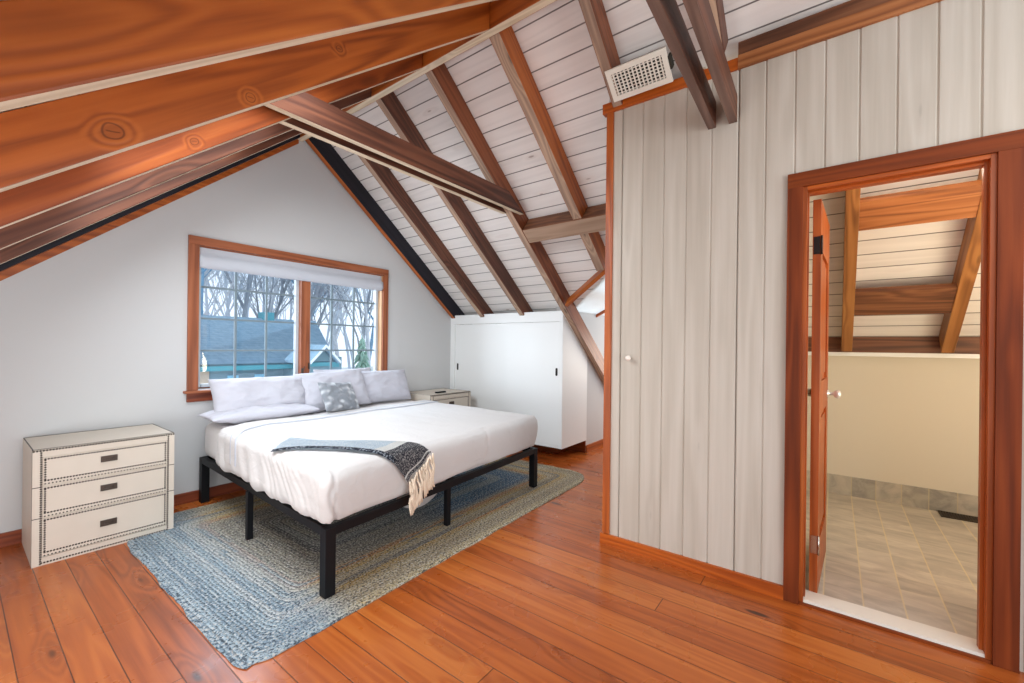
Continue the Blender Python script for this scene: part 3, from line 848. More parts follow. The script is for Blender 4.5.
bm = bmesh.new(); box(bm, 2.052, 2.064, GY - .004, GY + .016, .96, 1.03); tube(bm, [(2.058, GY + .0, 1.0), (2.058, GY - .03, 1.02), (2.058, GY - .035, 1.05)], .005, 6)
box(bm, 2.116, 2.126, GY - .004, GY + .016, 1.02, 1.08)
wpart('sash_lock', bm, M['pewter'], .001)

# roman shade
bm = bmesh.new()
prof = [(-.012, 2.041), (-.018, 2.03), (-.018, 1.975), (-.044, 1.962), (-.046, 1.895), (-.030, 1.872), (-.018, 1.866), (.0, 1.872), (.012, 1.89), (.016, 1.95), (.016, 2.041)]
nseg = 60
rings = []
for i in range(nseg + 1):
    x = 1.211 + (2.947 - 1.211) * i / nseg
    rings.append([bm.verts.new((x, GY + .022 + p[0] + .003 * fnoise(x * 4, j * .7), p[1] - (.004 * math.sin(i * .5) * fnoise(x * 3, 5) if j in (4, 5, 6) else 0))) for j, p in enumerate(prof)])
for a, b_ in zip(rings, rings[1:]):
    for j in range(len(prof) - 1):
        bm.faces.new((a[j], a[j + 1], b_[j + 1], b_[j])).smooth = True
bm.faces.new(rings[0]); bm.faces.new(rings[-1][::-1])
tag(obj('roman_shade', bm, M['blind']), 'white cloth shade rolled up at the top of the window', 'window shade')

# ------------------------------------------------------------------ rug
rcx, rcy, rrot = 2.255, 2.865, math.radians(1.6)
bm = bmesh.new()
NU, NV = 150, 100
def rug_pt(u, v):
    # u,v in -1..1 ; rounded corners + wobble
    x, y = u * RUG_A, v * RUG_B
    r = .30 if u > 0 else (.10 if v < 0 else .42)
    x += .03 * v * max(0., -u)
    ax, ay = abs(x) - (RUG_A - r), abs(y) - (RUG_B - r)
    if ax > 0 and ay > 0:
        m_ = max(ax, ay); L_ = math.hypot(ax, ay)
        if L_ > 0:
            s = m_ / L_
            x = math.copysign(RUG_A - r + ax * s, x); y = math.copysign(RUG_B - r + ay * s, y)
    wob = .022 * fnoise(math.atan2(v, u) * 3.2, 2.2) + .010 * fnoise(math.atan2(v, u) * 14, 7.7)
    m2 = max(abs(u), abs(v)) ** 3
    x += math.copysign(wob * m2, x); y += math.copysign(wob * m2, y)
    edge = max(abs(u), abs(v))
    z = .012 + .0025 * fnoise(x * 2.2, y * 2.2, 1)
    if edge > .985: z = .007
    return (x, y, z)
g = [[bm.verts.new(rug_pt(-1 + 2 * i / NU, -1 + 2 * j / NV)) for j in range(NV + 1)] for i in range(NU + 1)]
for i in range(NU):
    for j in range(NV):
        bm.faces.new((g[i][j], g[i + 1][j], g[i + 1][j + 1], g[i][j + 1])).smooth = True
rim = [e for e in bm.edges if e.is_boundary]
ext = bmesh.ops.extrude_edge_only(bm, edges=rim)
for v_ in ext['geom']:
    if isinstance(v_, bmesh.types.BMVert): v_.co.z = .001
o = obj('braided_rug', bm, M['rug'], mat=Matrix.Translation((rcx, rcy, 0)) @ Matrix.Rotation(rrot, 4, 'Z'))
tag(o, 'large braided rag rug in blues and tans lying under the bed', 'rug')

# ------------------------------------------------------------------ bed frame
FLc, FRc, HLc, HRc = Vector((1.125, 1.980)), Vector((3.19, 2.115)), Vector((1.215, 4.01)), Vector((3.24, 4.03))
def Q(s, t):
    a = FLc.lerp(FRc, s); b_ = HLc.lerp(HRc, s); return a.lerp(b_, t)
FT = .358
bed = empty('bed_frame', (2.2, 3.0, 0)); BO = Vector((2.2, 3.0, 0))
tag(bed, 'black metal platform bed frame standing on the braided rug', 'bed frame')
def bpart(name, bm, m, bev=.003, lab=None):
    bmesh.ops.translate(bm, verts=bm.verts[:], vec=-BO)
    o = obj(name, bm, m, bed, bevel=bev)
    if lab: o['label'] = lab
    return o
def bar(a, b_, w, z0, z1):
    a = Vector((a[0], a[1], 0)); b_ = Vector((b_[0], b_[1], 0)); d = (b_ - a).normalized(); n_ = Vector((-d.y, d.x, 0)) * w / 2
    bm = bmesh.new()
    pts = [(a + n_), (a - n_), (b_ - n_), (b_ + n_)]
    prism(bm, [(p.x, p.y) for p in pts], 'z', z0, z1); return bm
def leg(p, w, z1=FT - .002):
    return bx(p[0] - w / 2, p[0] + w / 2, p[1] - w / 2, p[1] + w / 2, .014 if p[1] < 3.85 else .0, z1)
i_ = .0125
for s, t in ((i_, i_), (1 - i_, i_), (i_, 1 - i_), (1 - i_, 1 - i_)):
    bpart('leg', leg(Q(s, t), .055), M['black_metal'])
for s, t in ((.002, .492), (.988, .5), (.475, .05), (.5, .5), (.5, .95)):
    bpart('leg', leg(Q(s, t), .035, .32), M['black_metal'])
bpart('side_rail', bar(Q(.009, 0.02), Q(.009, .98), .035, .313, FT), M['black_metal'])
bpart('side_rail', bar(Q(.991, 0.02), Q(.991, .98), .035, .313, FT), M['black_metal'])
bpart('foot_rail', bar(Q(0.005, .009), Q(.995, .009), .035, .313, FT), M['black_metal'])
bpart('head_rail', bar(Q(0.005, .991), Q(.995, .991), .035, .313, FT), M['black_metal'])
bpart('centre_rail', bar(Q(.5, .02), Q(.5, .98), .04, .30, .33), M['black_metal'])
for i in range(1, 12):
    t = i / 12
    bpart('slat', bar(Q(.02, t), Q(.98, t), .045, .335, .352), M['black_metal'], .001)

# ------------------------------------------------------------------ mattress + coverlet
MT = .650
def rbox_bm(nx, ny, nz, s0, s1, t0, t1, z0, z1, r, fn=None, bottom=False):
    """rounded box in (s,t,z) quad space, dimensions in metres approx W=2.03,L=2.0"""
    W, L = 2.03, 1.96
    x0, x1, y0, y1 = s0 * W, s1 * W, t0 * L, t1 * L
    bm = bmesh.new(); vd = {}
    def vert(p):
        key = tuple(round(c, 5) for c in p)
        if key in vd: return vd[key]
        q = Vector((min(max(p[0], x0 + r), x1 - r), min(max(p[1], y0 + r), y1 - r), min(max(p[2], z0 + r), z1 - r)))
        d = Vector(p) - q
        pp = q + (d.normalized() * r if d.length > 1e-9 else d)
        nn = d.normalized() if d.length > 1e-9 else Vector((0, 0, 1))
        if fn: pp = fn(pp, nn)
        w = Q(pp.x / W, pp.y / L)
        vd[key] = bm.verts.new((w.x, w.y, pp.z)); return vd[key]
    def face(fa, nu, nv):
        for i in range(nu):
            for j in range(nv):
                ps = [fa(i / nu, j / nv), fa((i + 1) / nu, j / nv), fa((i + 1) / nu, (j + 1) / nv), fa(i / nu, (j + 1) / nv)]
                vs_ = [vert(p) for p in ps]
                if len(set(vs_)) == 4:
                    try: bm.faces.new(vs_).smooth = True
                    except ValueError: pass
    lx, ly, lz = x1 - x0, y1 - y0, z1 - z0
    face(lambda a, b_: (x0 + a * lx, y0 + b_ * ly, z1), nx, ny)
    face(lambda a, b_: (x0 + a * lx, y0, z0 + b_ * lz), nx, nz)
    face(lambda a, b_: (x0 + a * lx, y1, z0 + b_ * lz), nx, nz)
    face(lambda a, b_: (x0, y0 + a * ly, z0 + b_ * lz), ny, nz)
    face(lambda a, b_: (x1, y0 + a * ly, z0 + b_ * lz), ny, nz)
    if bottom: face(lambda a, b_: (x0 + a * lx, y0 + b_ * ly, z0), nx, ny)
    return bm
def mat_fn(p, n_):
    p = p.copy()
    p += n_ * (.004 * fnoise(p.x * 4, p.y * 4, p.z * 6))
    return p
bm = rbox_bm(60, 60, 10, .008, .992, .006, .995, FT + .001, MT - .012, .06, mat_fn, True)
o = obj('mattress', bm, M['sheet'], smooth=True)
tag(o, 'thick mattress in a white fitted sheet on the black bed frame', 'mattress')
def cov_fn(p, n_):
    p = p.copy()
    sd = abs(n_.x); ft = max(0., -n_.y); tp = max(0., n_.z)
    low = max(0., min(1., (MT - p.z) / .25))
    a = 0.
    if n_.x < .25 and p.x < .45:      # fine radiating creases over the left edge toward the foot
        q_ = p.y + (MT - p.z) * .9 - p.x * .5
        fr_ = max(0., 1 - abs(p.y - .42) / .55)
        a += .0042 * math.sin(q_ * 92 + 5 * fnoise(p.y * 5, p.z * 5)) * fr_ * (.5 + fnoise(q_ * 6, 3)) * max(0., 1 - p.x / .40)
    if n_.x < -.3:     # left drape: diagonal vertical pleats
        u = p.y * 1.0 + (MT - p.z) * .55
        a += (.010 * math.sin(u * 34 + 3 * fnoise(u * 3, 1)) * (.4 + .8 * abs(fnoise(u * 2.5, 9))) + .018 * fnoise(u * 7, p.z * 2.)) * (.3 + low)
        a += .012 * low
    if n_.y < -.3:
        u = p.x
        a += .006 * fnoise(u * 3, p.z * 4, 3) + .004 * math.sin(u * 11 + p.z * 8) * fnoise(u * 2, 4)
        a += .016 * math.sin(PI * min(1, low * 1.1))
        a += -.006 * math.exp(-((u - 1.28) / .02) ** 2)
        uc = .052 - .035 * math.sin(PI * low * .9) + .015 * low
        a += -.016 * math.exp(-((u - uc) / .009) ** 2) * min(1., low * 2.5)
    if n_.x > .3:
        a += .012 * fnoise(p.y * 6, p.z * 2) * low
    if tp > .6:
        a += .007 * fnoise(p.x * 2.2, p.y * 2.2, 5) + .003 * fnoise(p.x * 9, p.y * 5, 2)
    # corner tuck bulge at the foot-left corner
    p += n_ * a
    c = math.exp(-(((p.x) / .10) ** 2 + ((p.y) / .10) ** 2))
    p.z -= .02 * c * max(0., (p.z - FT) / (MT - FT))
    if p.z < FT + .08:
        p.z += .016 * fnoise(p.y * 5 + p.x * 3, 11)
    return p
bm = rbox_bm(240, 200, 26, -.006, 1.004, -.004, .80, FT + .004, MT, .065, cov_fn)
# drop the head-side face so the coverlet is a sheet, open underneath
kill = [f for f in bm.faces if all(v_.co.y > Q(.5, .795).y - .004 for v_ in f.verts) and f.calc_center_median().z < MT - .05]
bmesh.ops.delete(bm, geom=kill, context='FACES')
cov = obj('coverlet', bm, M['linen'], smooth=True)
tag(cov, 'smooth white coverlet drawn over the mattress and tucked at the foot', 'bedding')
# turned-back hem band with stitched lines across the bed
def surf_ribbon(t0, t1, h, n=120, sag=0.0):
    bm = bmesh.new()
    W, L = 2.03, 1.96
    path = [(-.010, FT + .06), (-.013, MT - .12), (-.012, MT - .05), (.0, MT - .018)]
    cols = []
    def cross(u):
        # u 0..1 : left drape, top, right edge
        if u < .12:
            k_ = u / .12; return (-.014 + .001, FT + .09 + (MT - .07 - FT - .09) * k_)
        if u < .17:
            k_ = (u - .12) / .05 * PI / 2
            return ((-.013 + .065 * (1 - math.cos(k_))) , MT - .07 + .07 * math.sin(k_))
        if u < .95:
            k_ = (u - .17) / .78; return (.052 + (2.03 - .104) * k_, MT)
        k_ = (u - .95) / .05 * PI / 2
        return (1.978 + .065 * math.sin(k_), MT - .07 * (1 - math.cos(k_)))
    rows = []
    for i in range(n + 1):
        u = i / n; x, z = cross(u); row = []
        for j in range(7):
            t = t0 + (t1 - t0) * j / 6
            lift = h if 0 < j < 6 else .001
            t_ = t + .012 * fnoise(x * 1.6, 3.3) - .10 * max(0., 1 - max(0., x + .02) / .28) ** 2
            w = Q(x / W, t_)
            wig = .007 * fnoise(x * 2.2, t_ * L * 2.2, 5) + .003 * fnoise(x * 9, t_ * L * 5, 2) if .17 < u < .95 else 0
            ox = -lift if u < .15 else 0
            row.append(bm.verts.new((w.x + ox, w.y, z + (lift if u >= .12 else 0) + wig)))
        rows.append(row)
    for a, b_ in zip(rows, rows[1:]):
        for j in range(6): bm.faces.new((a[j], a[j + 1], b_[j + 1], b_[j])).smooth = True
    return bm
obj('turned_hem', surf_ribbon(.672, .80, .010), M['linen'], cov)
M['piping'] = plain('grey hem stitching', sr(186, 190, 200), .8)
obj('hem_line', surf_ribbon(.676, .682, .0125), M['piping'], cov)['label'] = 'fine grey stitched hem line'
obj('hem_line', surf_ribbon(.718, .728, .0115), M['piping'], cov)['label'] = 'fine grey stitched hem line'
# loose sheet lobe hanging below the foot rail
bm = bmesh.new()
n = 24
rows = []
for i in range(n + 1):
    u = i / n; s = .25 + .21 * u; w = Q(s, .035)
    dep = .105 * math.sin(PI * u) ** .7 + .002
    rows.append([bm.verts.new((w.x, w.y + .012 * j * .5 + .01, .345 - (dep + .02) * j / 4)) for j in range(5)])
for a, b_ in zip(rows, rows[1:]):
    for j in range(4): bm.faces.new((a[j], a[j + 1], b_[j + 1], b_[j])).smooth = True
bmesh.ops.solidify(bm, geom=bm.faces[:], thickness=.006)
obj('loose_edge', bm, M['linen'], cov)['label'] = 'loose white fabric edge hanging below the foot rail'

# ------------------------------------------------------------------ pillows
def pillow(name, label, cat, group, c, w, h, th, lean, rz, mat, roll=0., seed=0., sharp=2.6, nn=44):
    bm = bmesh.new()
    def P(u, v, s):
        au, av = abs(u), abs(v)
        prof = max(0., (1 - au ** sharp)) ** .48 * max(0., (1 - av ** sharp)) ** .48
        px = u * w / 2 * (1 - .055 * (1 - av ** 2)*0 - .05 * (1 - (av) ** 2) * au ** 3)
        pz = v * h / 2 * (1 - .07 * (1 - (au) ** 2) * av ** 3)
        wr = .018 * fnoise(u * 2.6 + seed, v * 2.6, s * 3 + seed) + .008 * fnoise(u * 7 + seed * 2, v * 6, s) 
        # radial creases toward corners
        ang = math.atan2(v, u)
        wr += .006 * math.sin(ang * 9 + seed) * (au * av)
        py = s * (prof * th / 2 + wr * min(1., prof * 1.6))
        return (px, py, pz + h / 2)
    for s in (-1, 1):
        gr = [[None] * (nn + 1) for _ in range(nn + 1)]
        for i in range(nn + 1):
            for j in range(nn + 1):
                # cosine spacing for denser edges
                u = -math.cos(PI * i / nn); v = -math.cos(PI * j / nn)
                gr[i][j] = bm.verts.new(P(u, v, s))
        for i in range(nn):
            for j in range(nn):
                f = (gr[i][j], gr[i + 1][j], gr[i + 1][j + 1], gr[i][j + 1])
                bm.faces.new(f if s < 0 else f[::-1]).smooth = True
    bmesh.ops.remove_doubles(bm, verts=bm.verts[:], dist=.0004)
    m = Matrix.Translation(c) @ Matrix.Rotation(rz, 4, 'Z') @ Matrix.Rotation(-lean, 4, 'X') @ Matrix.Rotation(roll, 4, 'Y')
    o = obj(name, bm, mat, smooth=True, mat=m)
    return tag(o, label, cat, group)
R_ = math.radians
G_ = 'white bed pillows leaning on the window wall'
pillow('pillow', 'white pillow lying flat beneath the big left pillow', 'pillow', G_, (1.56, 3.90, .705), .80, .34, .11, R_(89) - PI, R_(-1), M['pillow'], seed=1)
pillow('pillow', 'large white pillow at the left end of the bed head', 'pillow', G_, (1.60, 3.76, .672), .75, .335, .21, R_(24), R_(0), M['pillow'], seed=2, sharp=3.2)
pillow('pillow', 'white pillow behind the small grey cushion', 'pillow', G_, (2.235, 3.72, .655), .68, .39, .20, R_(26), R_(-2), M['pillow'], seed=3.3, roll=R_(-3), sharp=3.0)
pillow('pillow', 'white pillow barely showing behind the middle one under the window', 'pillow', G_, (2.42, 3.88, .70), .64, .33, .13, R_(14), R_(2), M['pillow'], seed=4.1)
pillow('pillow', 'white pillow at the right end of the bed head, beside the nightstand', 'pillow', G_, (2.815, 3.80, .655), .66, .355, .19, R_(22), R_(-3), M['pillow'], seed=5.7, sharp=3.0)
pillow('throw_cushion', 'small grey patterned velvet cushion propped on the white pillows', 'cushion', None, (2.16, 3.52, .665), .36, .29, .11, R_(32), R_(10), M['velvet'], seed=6.2, roll=R_(5), sharp=3.0)

# ------------------------------------------------------------------ throw blanket
SF = MT + .012
low = [(1.130, 2.60, .632), (1.17, 2.50, .655), (1.25, 2.41, SF), (1.35, 2.26, SF), (1.41, 2.10, SF), (1.452, 2.01, SF - .012), (1.52, 1.980, .59), (1.61, 1.972, .468)]
upp = [(1.335, 2.77, SF), (1.405, 2.56, SF), (1.50, 2.43, SF), (1.60, 2.30, SF), (1.675, 2.18, SF + .002), (1.72, 2.08, SF + .004), (1.745, 2.01, SF - .006), (1.80, 1.978, .605)]
def cr(P, t):
    n_ = len(P) - 1; x = t * n_; i = min(int(x), n_ - 1); f = x - i
    p0, p1, p2, p3 = [Vector(P[max(0, min(n_, i + d))]) for d in (-1, 0, 1, 2)]
    return .5 * ((2 * p1) + (-p0 + p2) * f + (2 * p0 - 5 * p1 + 4 * p2 - p3) * f * f + (-p0 + 3 * p1 - 3 * p2 + p3) * f ** 3)
NS, NW = 90, 16
bm = bmesh.new()
top = []
for i in range(NS + 1):
    t = i / NS; a, b_ = cr(low, t), cr(upp, t); row = []
    for j in range(NW + 1):
        w = j / NW; p = a.lerp(b_, w)
        e = min(w, 1 - w)
        p.z += .012 * min(1, e * 6 + .35) + .006 * fnoise(t * 8, w * 3, 2) * min(1, e * 5)
        if t > .80:
            p.y -= .012 + .008 * math.sin(w * 9 + t * 3)
            if .72 < t: p.z += 0
        row.append(bm.verts.new(p))
    top.append(row)
for i in range(NS):
    for j in range(NW):
        f = bm.faces.new((top[i][j], top[i + 1][j], top[i + 1][j + 1], top[i][j + 1])); f.smooth = True
        t = (i + .5) / NS
        f.material_index = 3 if (j <= 1 and t < .84) else (0 if t < .62 else (1 if t < .72 else (1 if .955 < t < .965 else 2)))
ret = bmesh.ops.solidify(bm, geom=bm.faces[:], thickness=-.014)
th = obj('throw_blanket', bm, [M['throw_light'], M['throw_white'], M['throw_dark'], M['throw_edge']])
for p in th.data.polygons: p.use_smooth = True
tag(th, 'folded grey and white throw laid over the bed foot with its end hanging down', 'throw blanket')
bm = bmesh.new()
for i in range(13):
    w = .03 + .94 * i / 12
    a = cr(low, 1).lerp(cr(upp, 1), w); a.y -= .012
    for q in range(2):
        pts = []; ln = .19 + .035 * fnoise(i * 1.7, q); ox = .012 * (q - .5) + .03 * fnoise(i * .9, 3)
        for s in range(9):
            u = s / 8
            pts.append((a.x + ox * u + .006 * math.sin(u * 7 + i), a.y - .012 + .004 * math.sin(u * 5 + i * 2) - (.012 if u > .3 else 0), a.z + .005 - ln * u))
        tube(bm, pts, [.0055, .0065, .006, .006, .006, .0055, .006, .006, .0045], 6)
        lathe(bm, [(.003, -.008), (.009, 0), (.003, .008)], pts[5], 'z', 6)
obj('fringe', bm, M['tassel'], th)['label'] = 'knotted cream tassels'

# ------------------------------------------------------------------ chests with nailhead trim
def studs(bm, a, b_, y, sp=.0125, r=.0054):
    a = Vector((a[0], y, a[1])); b_ = Vector((b_[0], y, b_[1])); L = (b_ - a).length; n_ = max(2, int(L / sp))
    for i in range(n_ + 1):
        c = a.lerp(b_, i / n_)
        ring = [bm.verts.new(c + Vector((r * math.cos(q * PI / 3), 0, r * math.sin(q * PI / 3)))) for q in range(6)]
        tip = bm.verts.new(c + Vector((0, -.0035, 0)))
        for q in range(6): bm.faces.new((ring[q], ring[(q + 1) % 6], tip))
def chest(x0, x1, yf, yb, H, label, rotz=0):
    W_2 = (x1 - x0); D2 = yb - yf
    t = empty('nailhead_chest', (x0, yf, 0), rotz)
    tag(t, label, 'chest of drawers', 'ivory nailhead chests beside the bed')
    s = H / .655
    bm = bmesh.new()
    ft = .012
    box(bm, 0, W_2, .004, D2, 0, H - ft * 0)
    obj('body', bm, M['leather'], t, bevel=.004)
    # proud corner stiles and rails
    bm = bmesh.new()
    sw = .037
    box(bm, 0, sw, -.006, .006, 0, H - .004); box(bm, W_2 - sw, W_2, -.006, .006, 0, H - .004)
    box(bm, sw, W_2 - sw, -.004, .006, 0, .045 * s)
    box(bm, sw, W_2 - sw, -.004, .006, .612 * s, H - .004)
    obj('face_frame', bm, M['leather'], t, bevel=.002)
    bm = bmesh.new()
    for zz in (.014, ): studs(bm, (sw, zz * s), (W_2 - sw, zz * s), -.0045)
    studs(bm, (0.005, (H - .008)), (W_2 - .005, (H - .008)), -.0062)
    for xx in (sw - .004, W_2 - sw + .004): studs(bm, (xx, .012), (xx, H - .02), -.0062, .0125)
    obj('nailhead_trim', bm, M['stud'], t)['kind'] = 'stuff'
    # dark side edging lines + seam lines across the stiles
    for zz in (.443, .268):
        for xa in (0, W_2 - sw): obj('seam_line', bx(xa - .0005, xa + sw + .0005, -.0068, .001, zz * s - .002, zz * s + .002), M['stud'], t)
    for b_ in ((0, .005, .0, D2, H, H + .0015), (W_2 - .005, W_2, .0, D2, H, H + .0015), (.005, W_2 - .005, D2 - .005, D2, H, H + .0015), (.005, W_2 - .005, -.002, .004, H, H + .0015), (-.001, .003, .0, .006, .0, H)):
        obj('edge_piping', bx(*b_), M['stud'], t)
    for z0, z1, hz in ((.455, .606, .55), (.272, .441, .374), (.050, .262, .158)):
        z0 *= s; z1 *= s; hz *= s
        bm = bmesh.new(); box(bm, sw + .003, W_2 - sw - .003, -.008, .012, z0, z1)
        d = obj('drawer', bm, M['leather'], t, bevel=.004)
        bm = bmesh.new()
        a0, a1 = sw + .012, W_2 - sw - .012
        studs(bm, (a0, z1 - .008), (a1, z1 - .008), -.0082); studs(bm, (a0, z0 + .022 * s), (a1, z0 + .022 * s), -.0082); studs(bm, (a0, z0 + .004), (a1, z0 + .004), -.0082, .0145, .0042)
        studs(bm, (a0, z0 + .03 * s), (a0, z1 - .014), -.0082); studs(bm, (a1, z0 + .03 * s), (a1, z1 - .014), -.0082)
        obj('nailhead_trim', bm, M['stud'], d)['kind'] = 'stuff'
        hx = W_2 * .5 - .005
        bm = bmesh.new()
        box(bm, hx - .038, hx + .038, -.0105, -.008, hz - .018, hz + .018)
        for e in ((hx - .038, hx + .038, hz + .015, hz + .018), (hx - .038, hx + .038, hz - .018, hz - .015), (hx - .038, hx - .035, hz - .018, hz + .018), (hx + .035, hx + .038, hz - .018, hz + .018)):
            box(bm, e[0], e[1], -.0135, -.0105, e[2], e[3])
        tube(bm, [(hx - .02, -.013, hz + .006), (hx - .018, -.019, hz - .004), (hx + .018, -.019, hz - .004), (hx + .02, -.013, hz + .006)], .0028, 6)
        obj('handle', bm, M['pewter'], d)['label'] = 'recessed pewter campaign pull'
    return t
chest(.289, .929, 3.555, 4.05, .655, 'ivory leather three drawer chest with dark nailheads, left of the bed', 0)
chest(3.235, 3.88, 3.565, 4.05, .705, 'ivory nailhead chest mostly hidden behind the bed, beside the closet', 0)
bm = bx(3.42, 3.56, 3.66, 3.70, .7075, .722)
tag(obj('remote_control', bm, M['black_metal'], bevel=.004), 'small black remote control on the chest by the closet', 'remote control')

# ------------------------------------------------------------------ outdoors
obj('ground', bx(-20, 60, 5.0, 70, -3.1, -3.0), M['ground'])['kind'] = 'structure'
hs = empty('neighbour_house', (5.0, 12.5, -3.0))
tag(hs, 'blue grey shingled house seen through the window', 'house')
HO = Vector((5.0, 12.5, -3.0))
def hpart(name, bm, m, lab=None, mat=None, parent=None):
    bmesh.ops.translate(bm, verts=bm.verts[:], vec=-HO)
    o = obj(name, bm, m, parent or hs)
    if lab: o['label'] = lab
    return o
hpart('wall', bx(3.46, 6.6, 10.9, 17, -3, .9), M['siding'])
bm = bmesh.new(); prism(bm, [(10.9, .9), (17, .9), (14, 2.0)], 'x', 3.25, 3.4); 
hpart('gable_wall', bm, M['brickpale'])
hpart('brick_end', bx(2.6, 3.45, 10.88, 12.5, -3, .70), M['brickpale'])
def roofslab(pts, t=.08):
    bm = bmesh.new(); vs_ = [bm.verts.new(p) for p in pts]; bm.faces.new(vs_); bmesh.ops.solidify(bm, geom=bm.faces[:], thickness=t); return bm
hpart('roof', roofslab([(2.4, 10.4, .80), (6.15, 10.4, .80), (7.5, 14, 2.02), (2.0, 14, 2.02)]), M['shingle'])
hpart('roof', roofslab([(2.0, 14, 2.02), (7.5, 14, 2.02), (7.0, 17.6, .80), (2.2, 17.6, .80)]), M['shingle'])
hpart('eave_board', bx(3.05, 6.2, 10.36, 10.42, .66, .76), M['teal'])
bm = bmesh.new(); box(bm, 5.78, 6.08, 13.8, 14.2, 1.9, 2.2); hpart('chimney', bm, M['teal'])
for x in (3.80, 4.36):
    hpart('window', bx(x, x + .22, 10.86, 10.895, -.35, .52), M['shutter'])
# porch gable
bm = bmesh.new(); prism(bm, [(4.99, .85), (5.53, .85), (5.26, 1.15)], 'y', 9.5, 9.56); hpart('porch_gable', bm, M['siding'])
bm = bmesh.new()
for a, b_ in (((4.90, .80), (5.26, 1.18)), ((5.26, 1.18), (5.62, .80))):
    prism(bm, [(a[0], a[1]), (b_[0], b_[1]), (b_[0], b_[1] + .06), (a[0], a[1] + .06)], 'y', 9.35, 10.6)
hpart('porch_roof', bm, M['shingle'])
bm = bmesh.new()
for a, b_ in (((4.90, .80), (5.26, 1.18)), ((5.26, 1.18), (5.62, .80))):
    prism(bm, [(a[0], a[1]), (b_[0], b_[1]), (b_[0], b_[1] + .06), (a[0], a[1] + .06)], 'y', 9.31, 9.345)
hpart('porch_fascia', bm, M['out_trim'])
hpart('porch_wall', bx(5.02, 5.50, 9.62, 11, -3, .80), M['siding'])
hpart('porch_beam', bx(4.95, 5.57, 9.45, 9.55, .74, .83), M['teal'])

def bare_tree(x, y, h, r, lab, m, seed, spread=.5):
    rnd = random.Random(seed)
    bm = bmesh.new()
    def branch(p, d, L, r0, lev):
        n_ = 4; pts = [p.copy()]; rr = [r0]; q = p.copy(); dd_ = d.copy()
        for i in range(n_):
            dd_ = (dd_ + Vector((rnd.uniform(-.16, .16), rnd.uniform(-.16, .16), rnd.uniform(-.03, .12)))).normalized()
            q = q + dd_ * L / n_; pts.append(q.copy()); rr.append(r0 * (1 - .62 * (i + 1) / n_))
        tube(bm, pts, rr, 5 if lev > 0 else 8, cap=False)
        if lev >= 4: return
        nb = (9, 5, 4, 3)[lev]
        for i in range(nb):
            f = rnd.uniform(.3 if lev == 0 else .2, 1.); k_ = min(n_ - 1, int(f * n_)); b0 = pts[k_].lerp(pts[k_ + 1], f * n_ - k_)
            ang = rnd.uniform(0, 2 * PI); nd = (dd_ + Vector((math.cos(ang), math.sin(ang), rnd.uniform(0, .5))) * rnd.uniform(.5, 1.1) * spread * 1.6).normalized()
            branch(b0, nd, L * rnd.uniform(.38, .6), max(.006, r0 * .42), lev + 1)
    branch(Vector((0, 0, 0)), Vector((0, 0, 1)), h, r, 0)
    o = obj('bare_tree', bm, m, mat=Matrix.Translation((x, y, -3.0)))
    return tag(o, lab, 'tree', 'leafless trees outside the window')
def ray_x(px, Y):
    u = (px - 511.7) / 426.9; return Y * (.7973 + u * .6034) / (.6034 - u * .7973)
spec = [(212, 17, 11, .22, 'bark_blue', 'thick blue grey leafless trunk at the left of the window'),
        (226, 19, 10, .12, 'bark', 'slender leafless tree just right of the thick blue grey trunk'),
        (203, 18, 9, .12, 'bark_pale', 'pale leafless tree at the very left edge of the window'),
        (246, 21, 10, .14, 'bark', 'leafless tree rising left of the roof chimney'),
        (262, 24, 11, .12, 'bark_pale', 'pale leafless tree behind the roof chimney'),
        (281, 18, 10, .15, 'bark', 'forked leafless tree right of the roof chimney'),
        (294, 22, 10, .13, 'bark_pale', 'pale leafless tree beside the middle window post'),
        (318, 22, 10, .15, 'bark_blue', 'blue grey leafless tree behind the porch gable'),
        (330, 18, 9.5, .11, 'bark', 'leafless tree just right of the porch gable'),
        (342, 24, 11, .16, 'bark_pale', 'pale leafless tree in the middle of the right sash'),
        (354, 19, 10, .12, 'bark', 'thin leafless tree behind the second upright of the right sash'),
        (362, 23, 10, .14, 'bark_blue', 'blue grey leafless tree in the right sash near its edge'),
        (372, 18, 9, .11, 'bark_pale', 'pale leafless tree at the right edge of the window')]
for i, (px, Y, h, r, mm, lab) in enumerate(spec):
    bare_tree(ray_x(px, Y), Y, h, r, lab, M[mm], 100 + i, .5)
far = []
rf = random.Random(11)
for i in range(22):
    px = 196 + i * 8.6 + rf.uniform(-3, 3); Y = rf.uniform(28, 44)
    if i < 4:
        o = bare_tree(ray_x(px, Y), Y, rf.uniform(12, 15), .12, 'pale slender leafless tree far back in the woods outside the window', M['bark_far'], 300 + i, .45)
        far.append(o)
    else:
        o = far[i % 4].copy(); COL.objects.link(o); o.location = (ray_x(px, Y), Y, -3); o.rotation_euler = (0, 0, rf.uniform(0, 6)); s_ = rf.uniform(.8, 1.2); o.scale = (s_, s_, s_)
    o['group'] = 'pale far trees outside the window'
rnd = random.Random(5)
bm = bmesh.new(); tube(bm, [(0, 0, 0), (0, 0, 4.6)], [.12, .02], 6, cap=False)
for i in range(260):
    z = rnd.uniform(.6, 4.5); a = rnd.uniform(0, 2 * PI); L = (4.8 - z) * .34 * rnd.uniform(.6, 1)
    tube(bm, [(0, 0, z), (L * math.cos(a) * .6, L * math.sin(a) * .6, z - .05), (L * math.cos(a), L * math.sin(a), z - .25)], [.03, .05, .006], 4, cap=False)
o = obj('evergreen_tree', bm, M['conifer'], mat=Matrix.Translation((ray_x(362, 15), 15, -3)))
tag(o, 'pale green evergreen among the leafless trees in the right sash', 'tree')

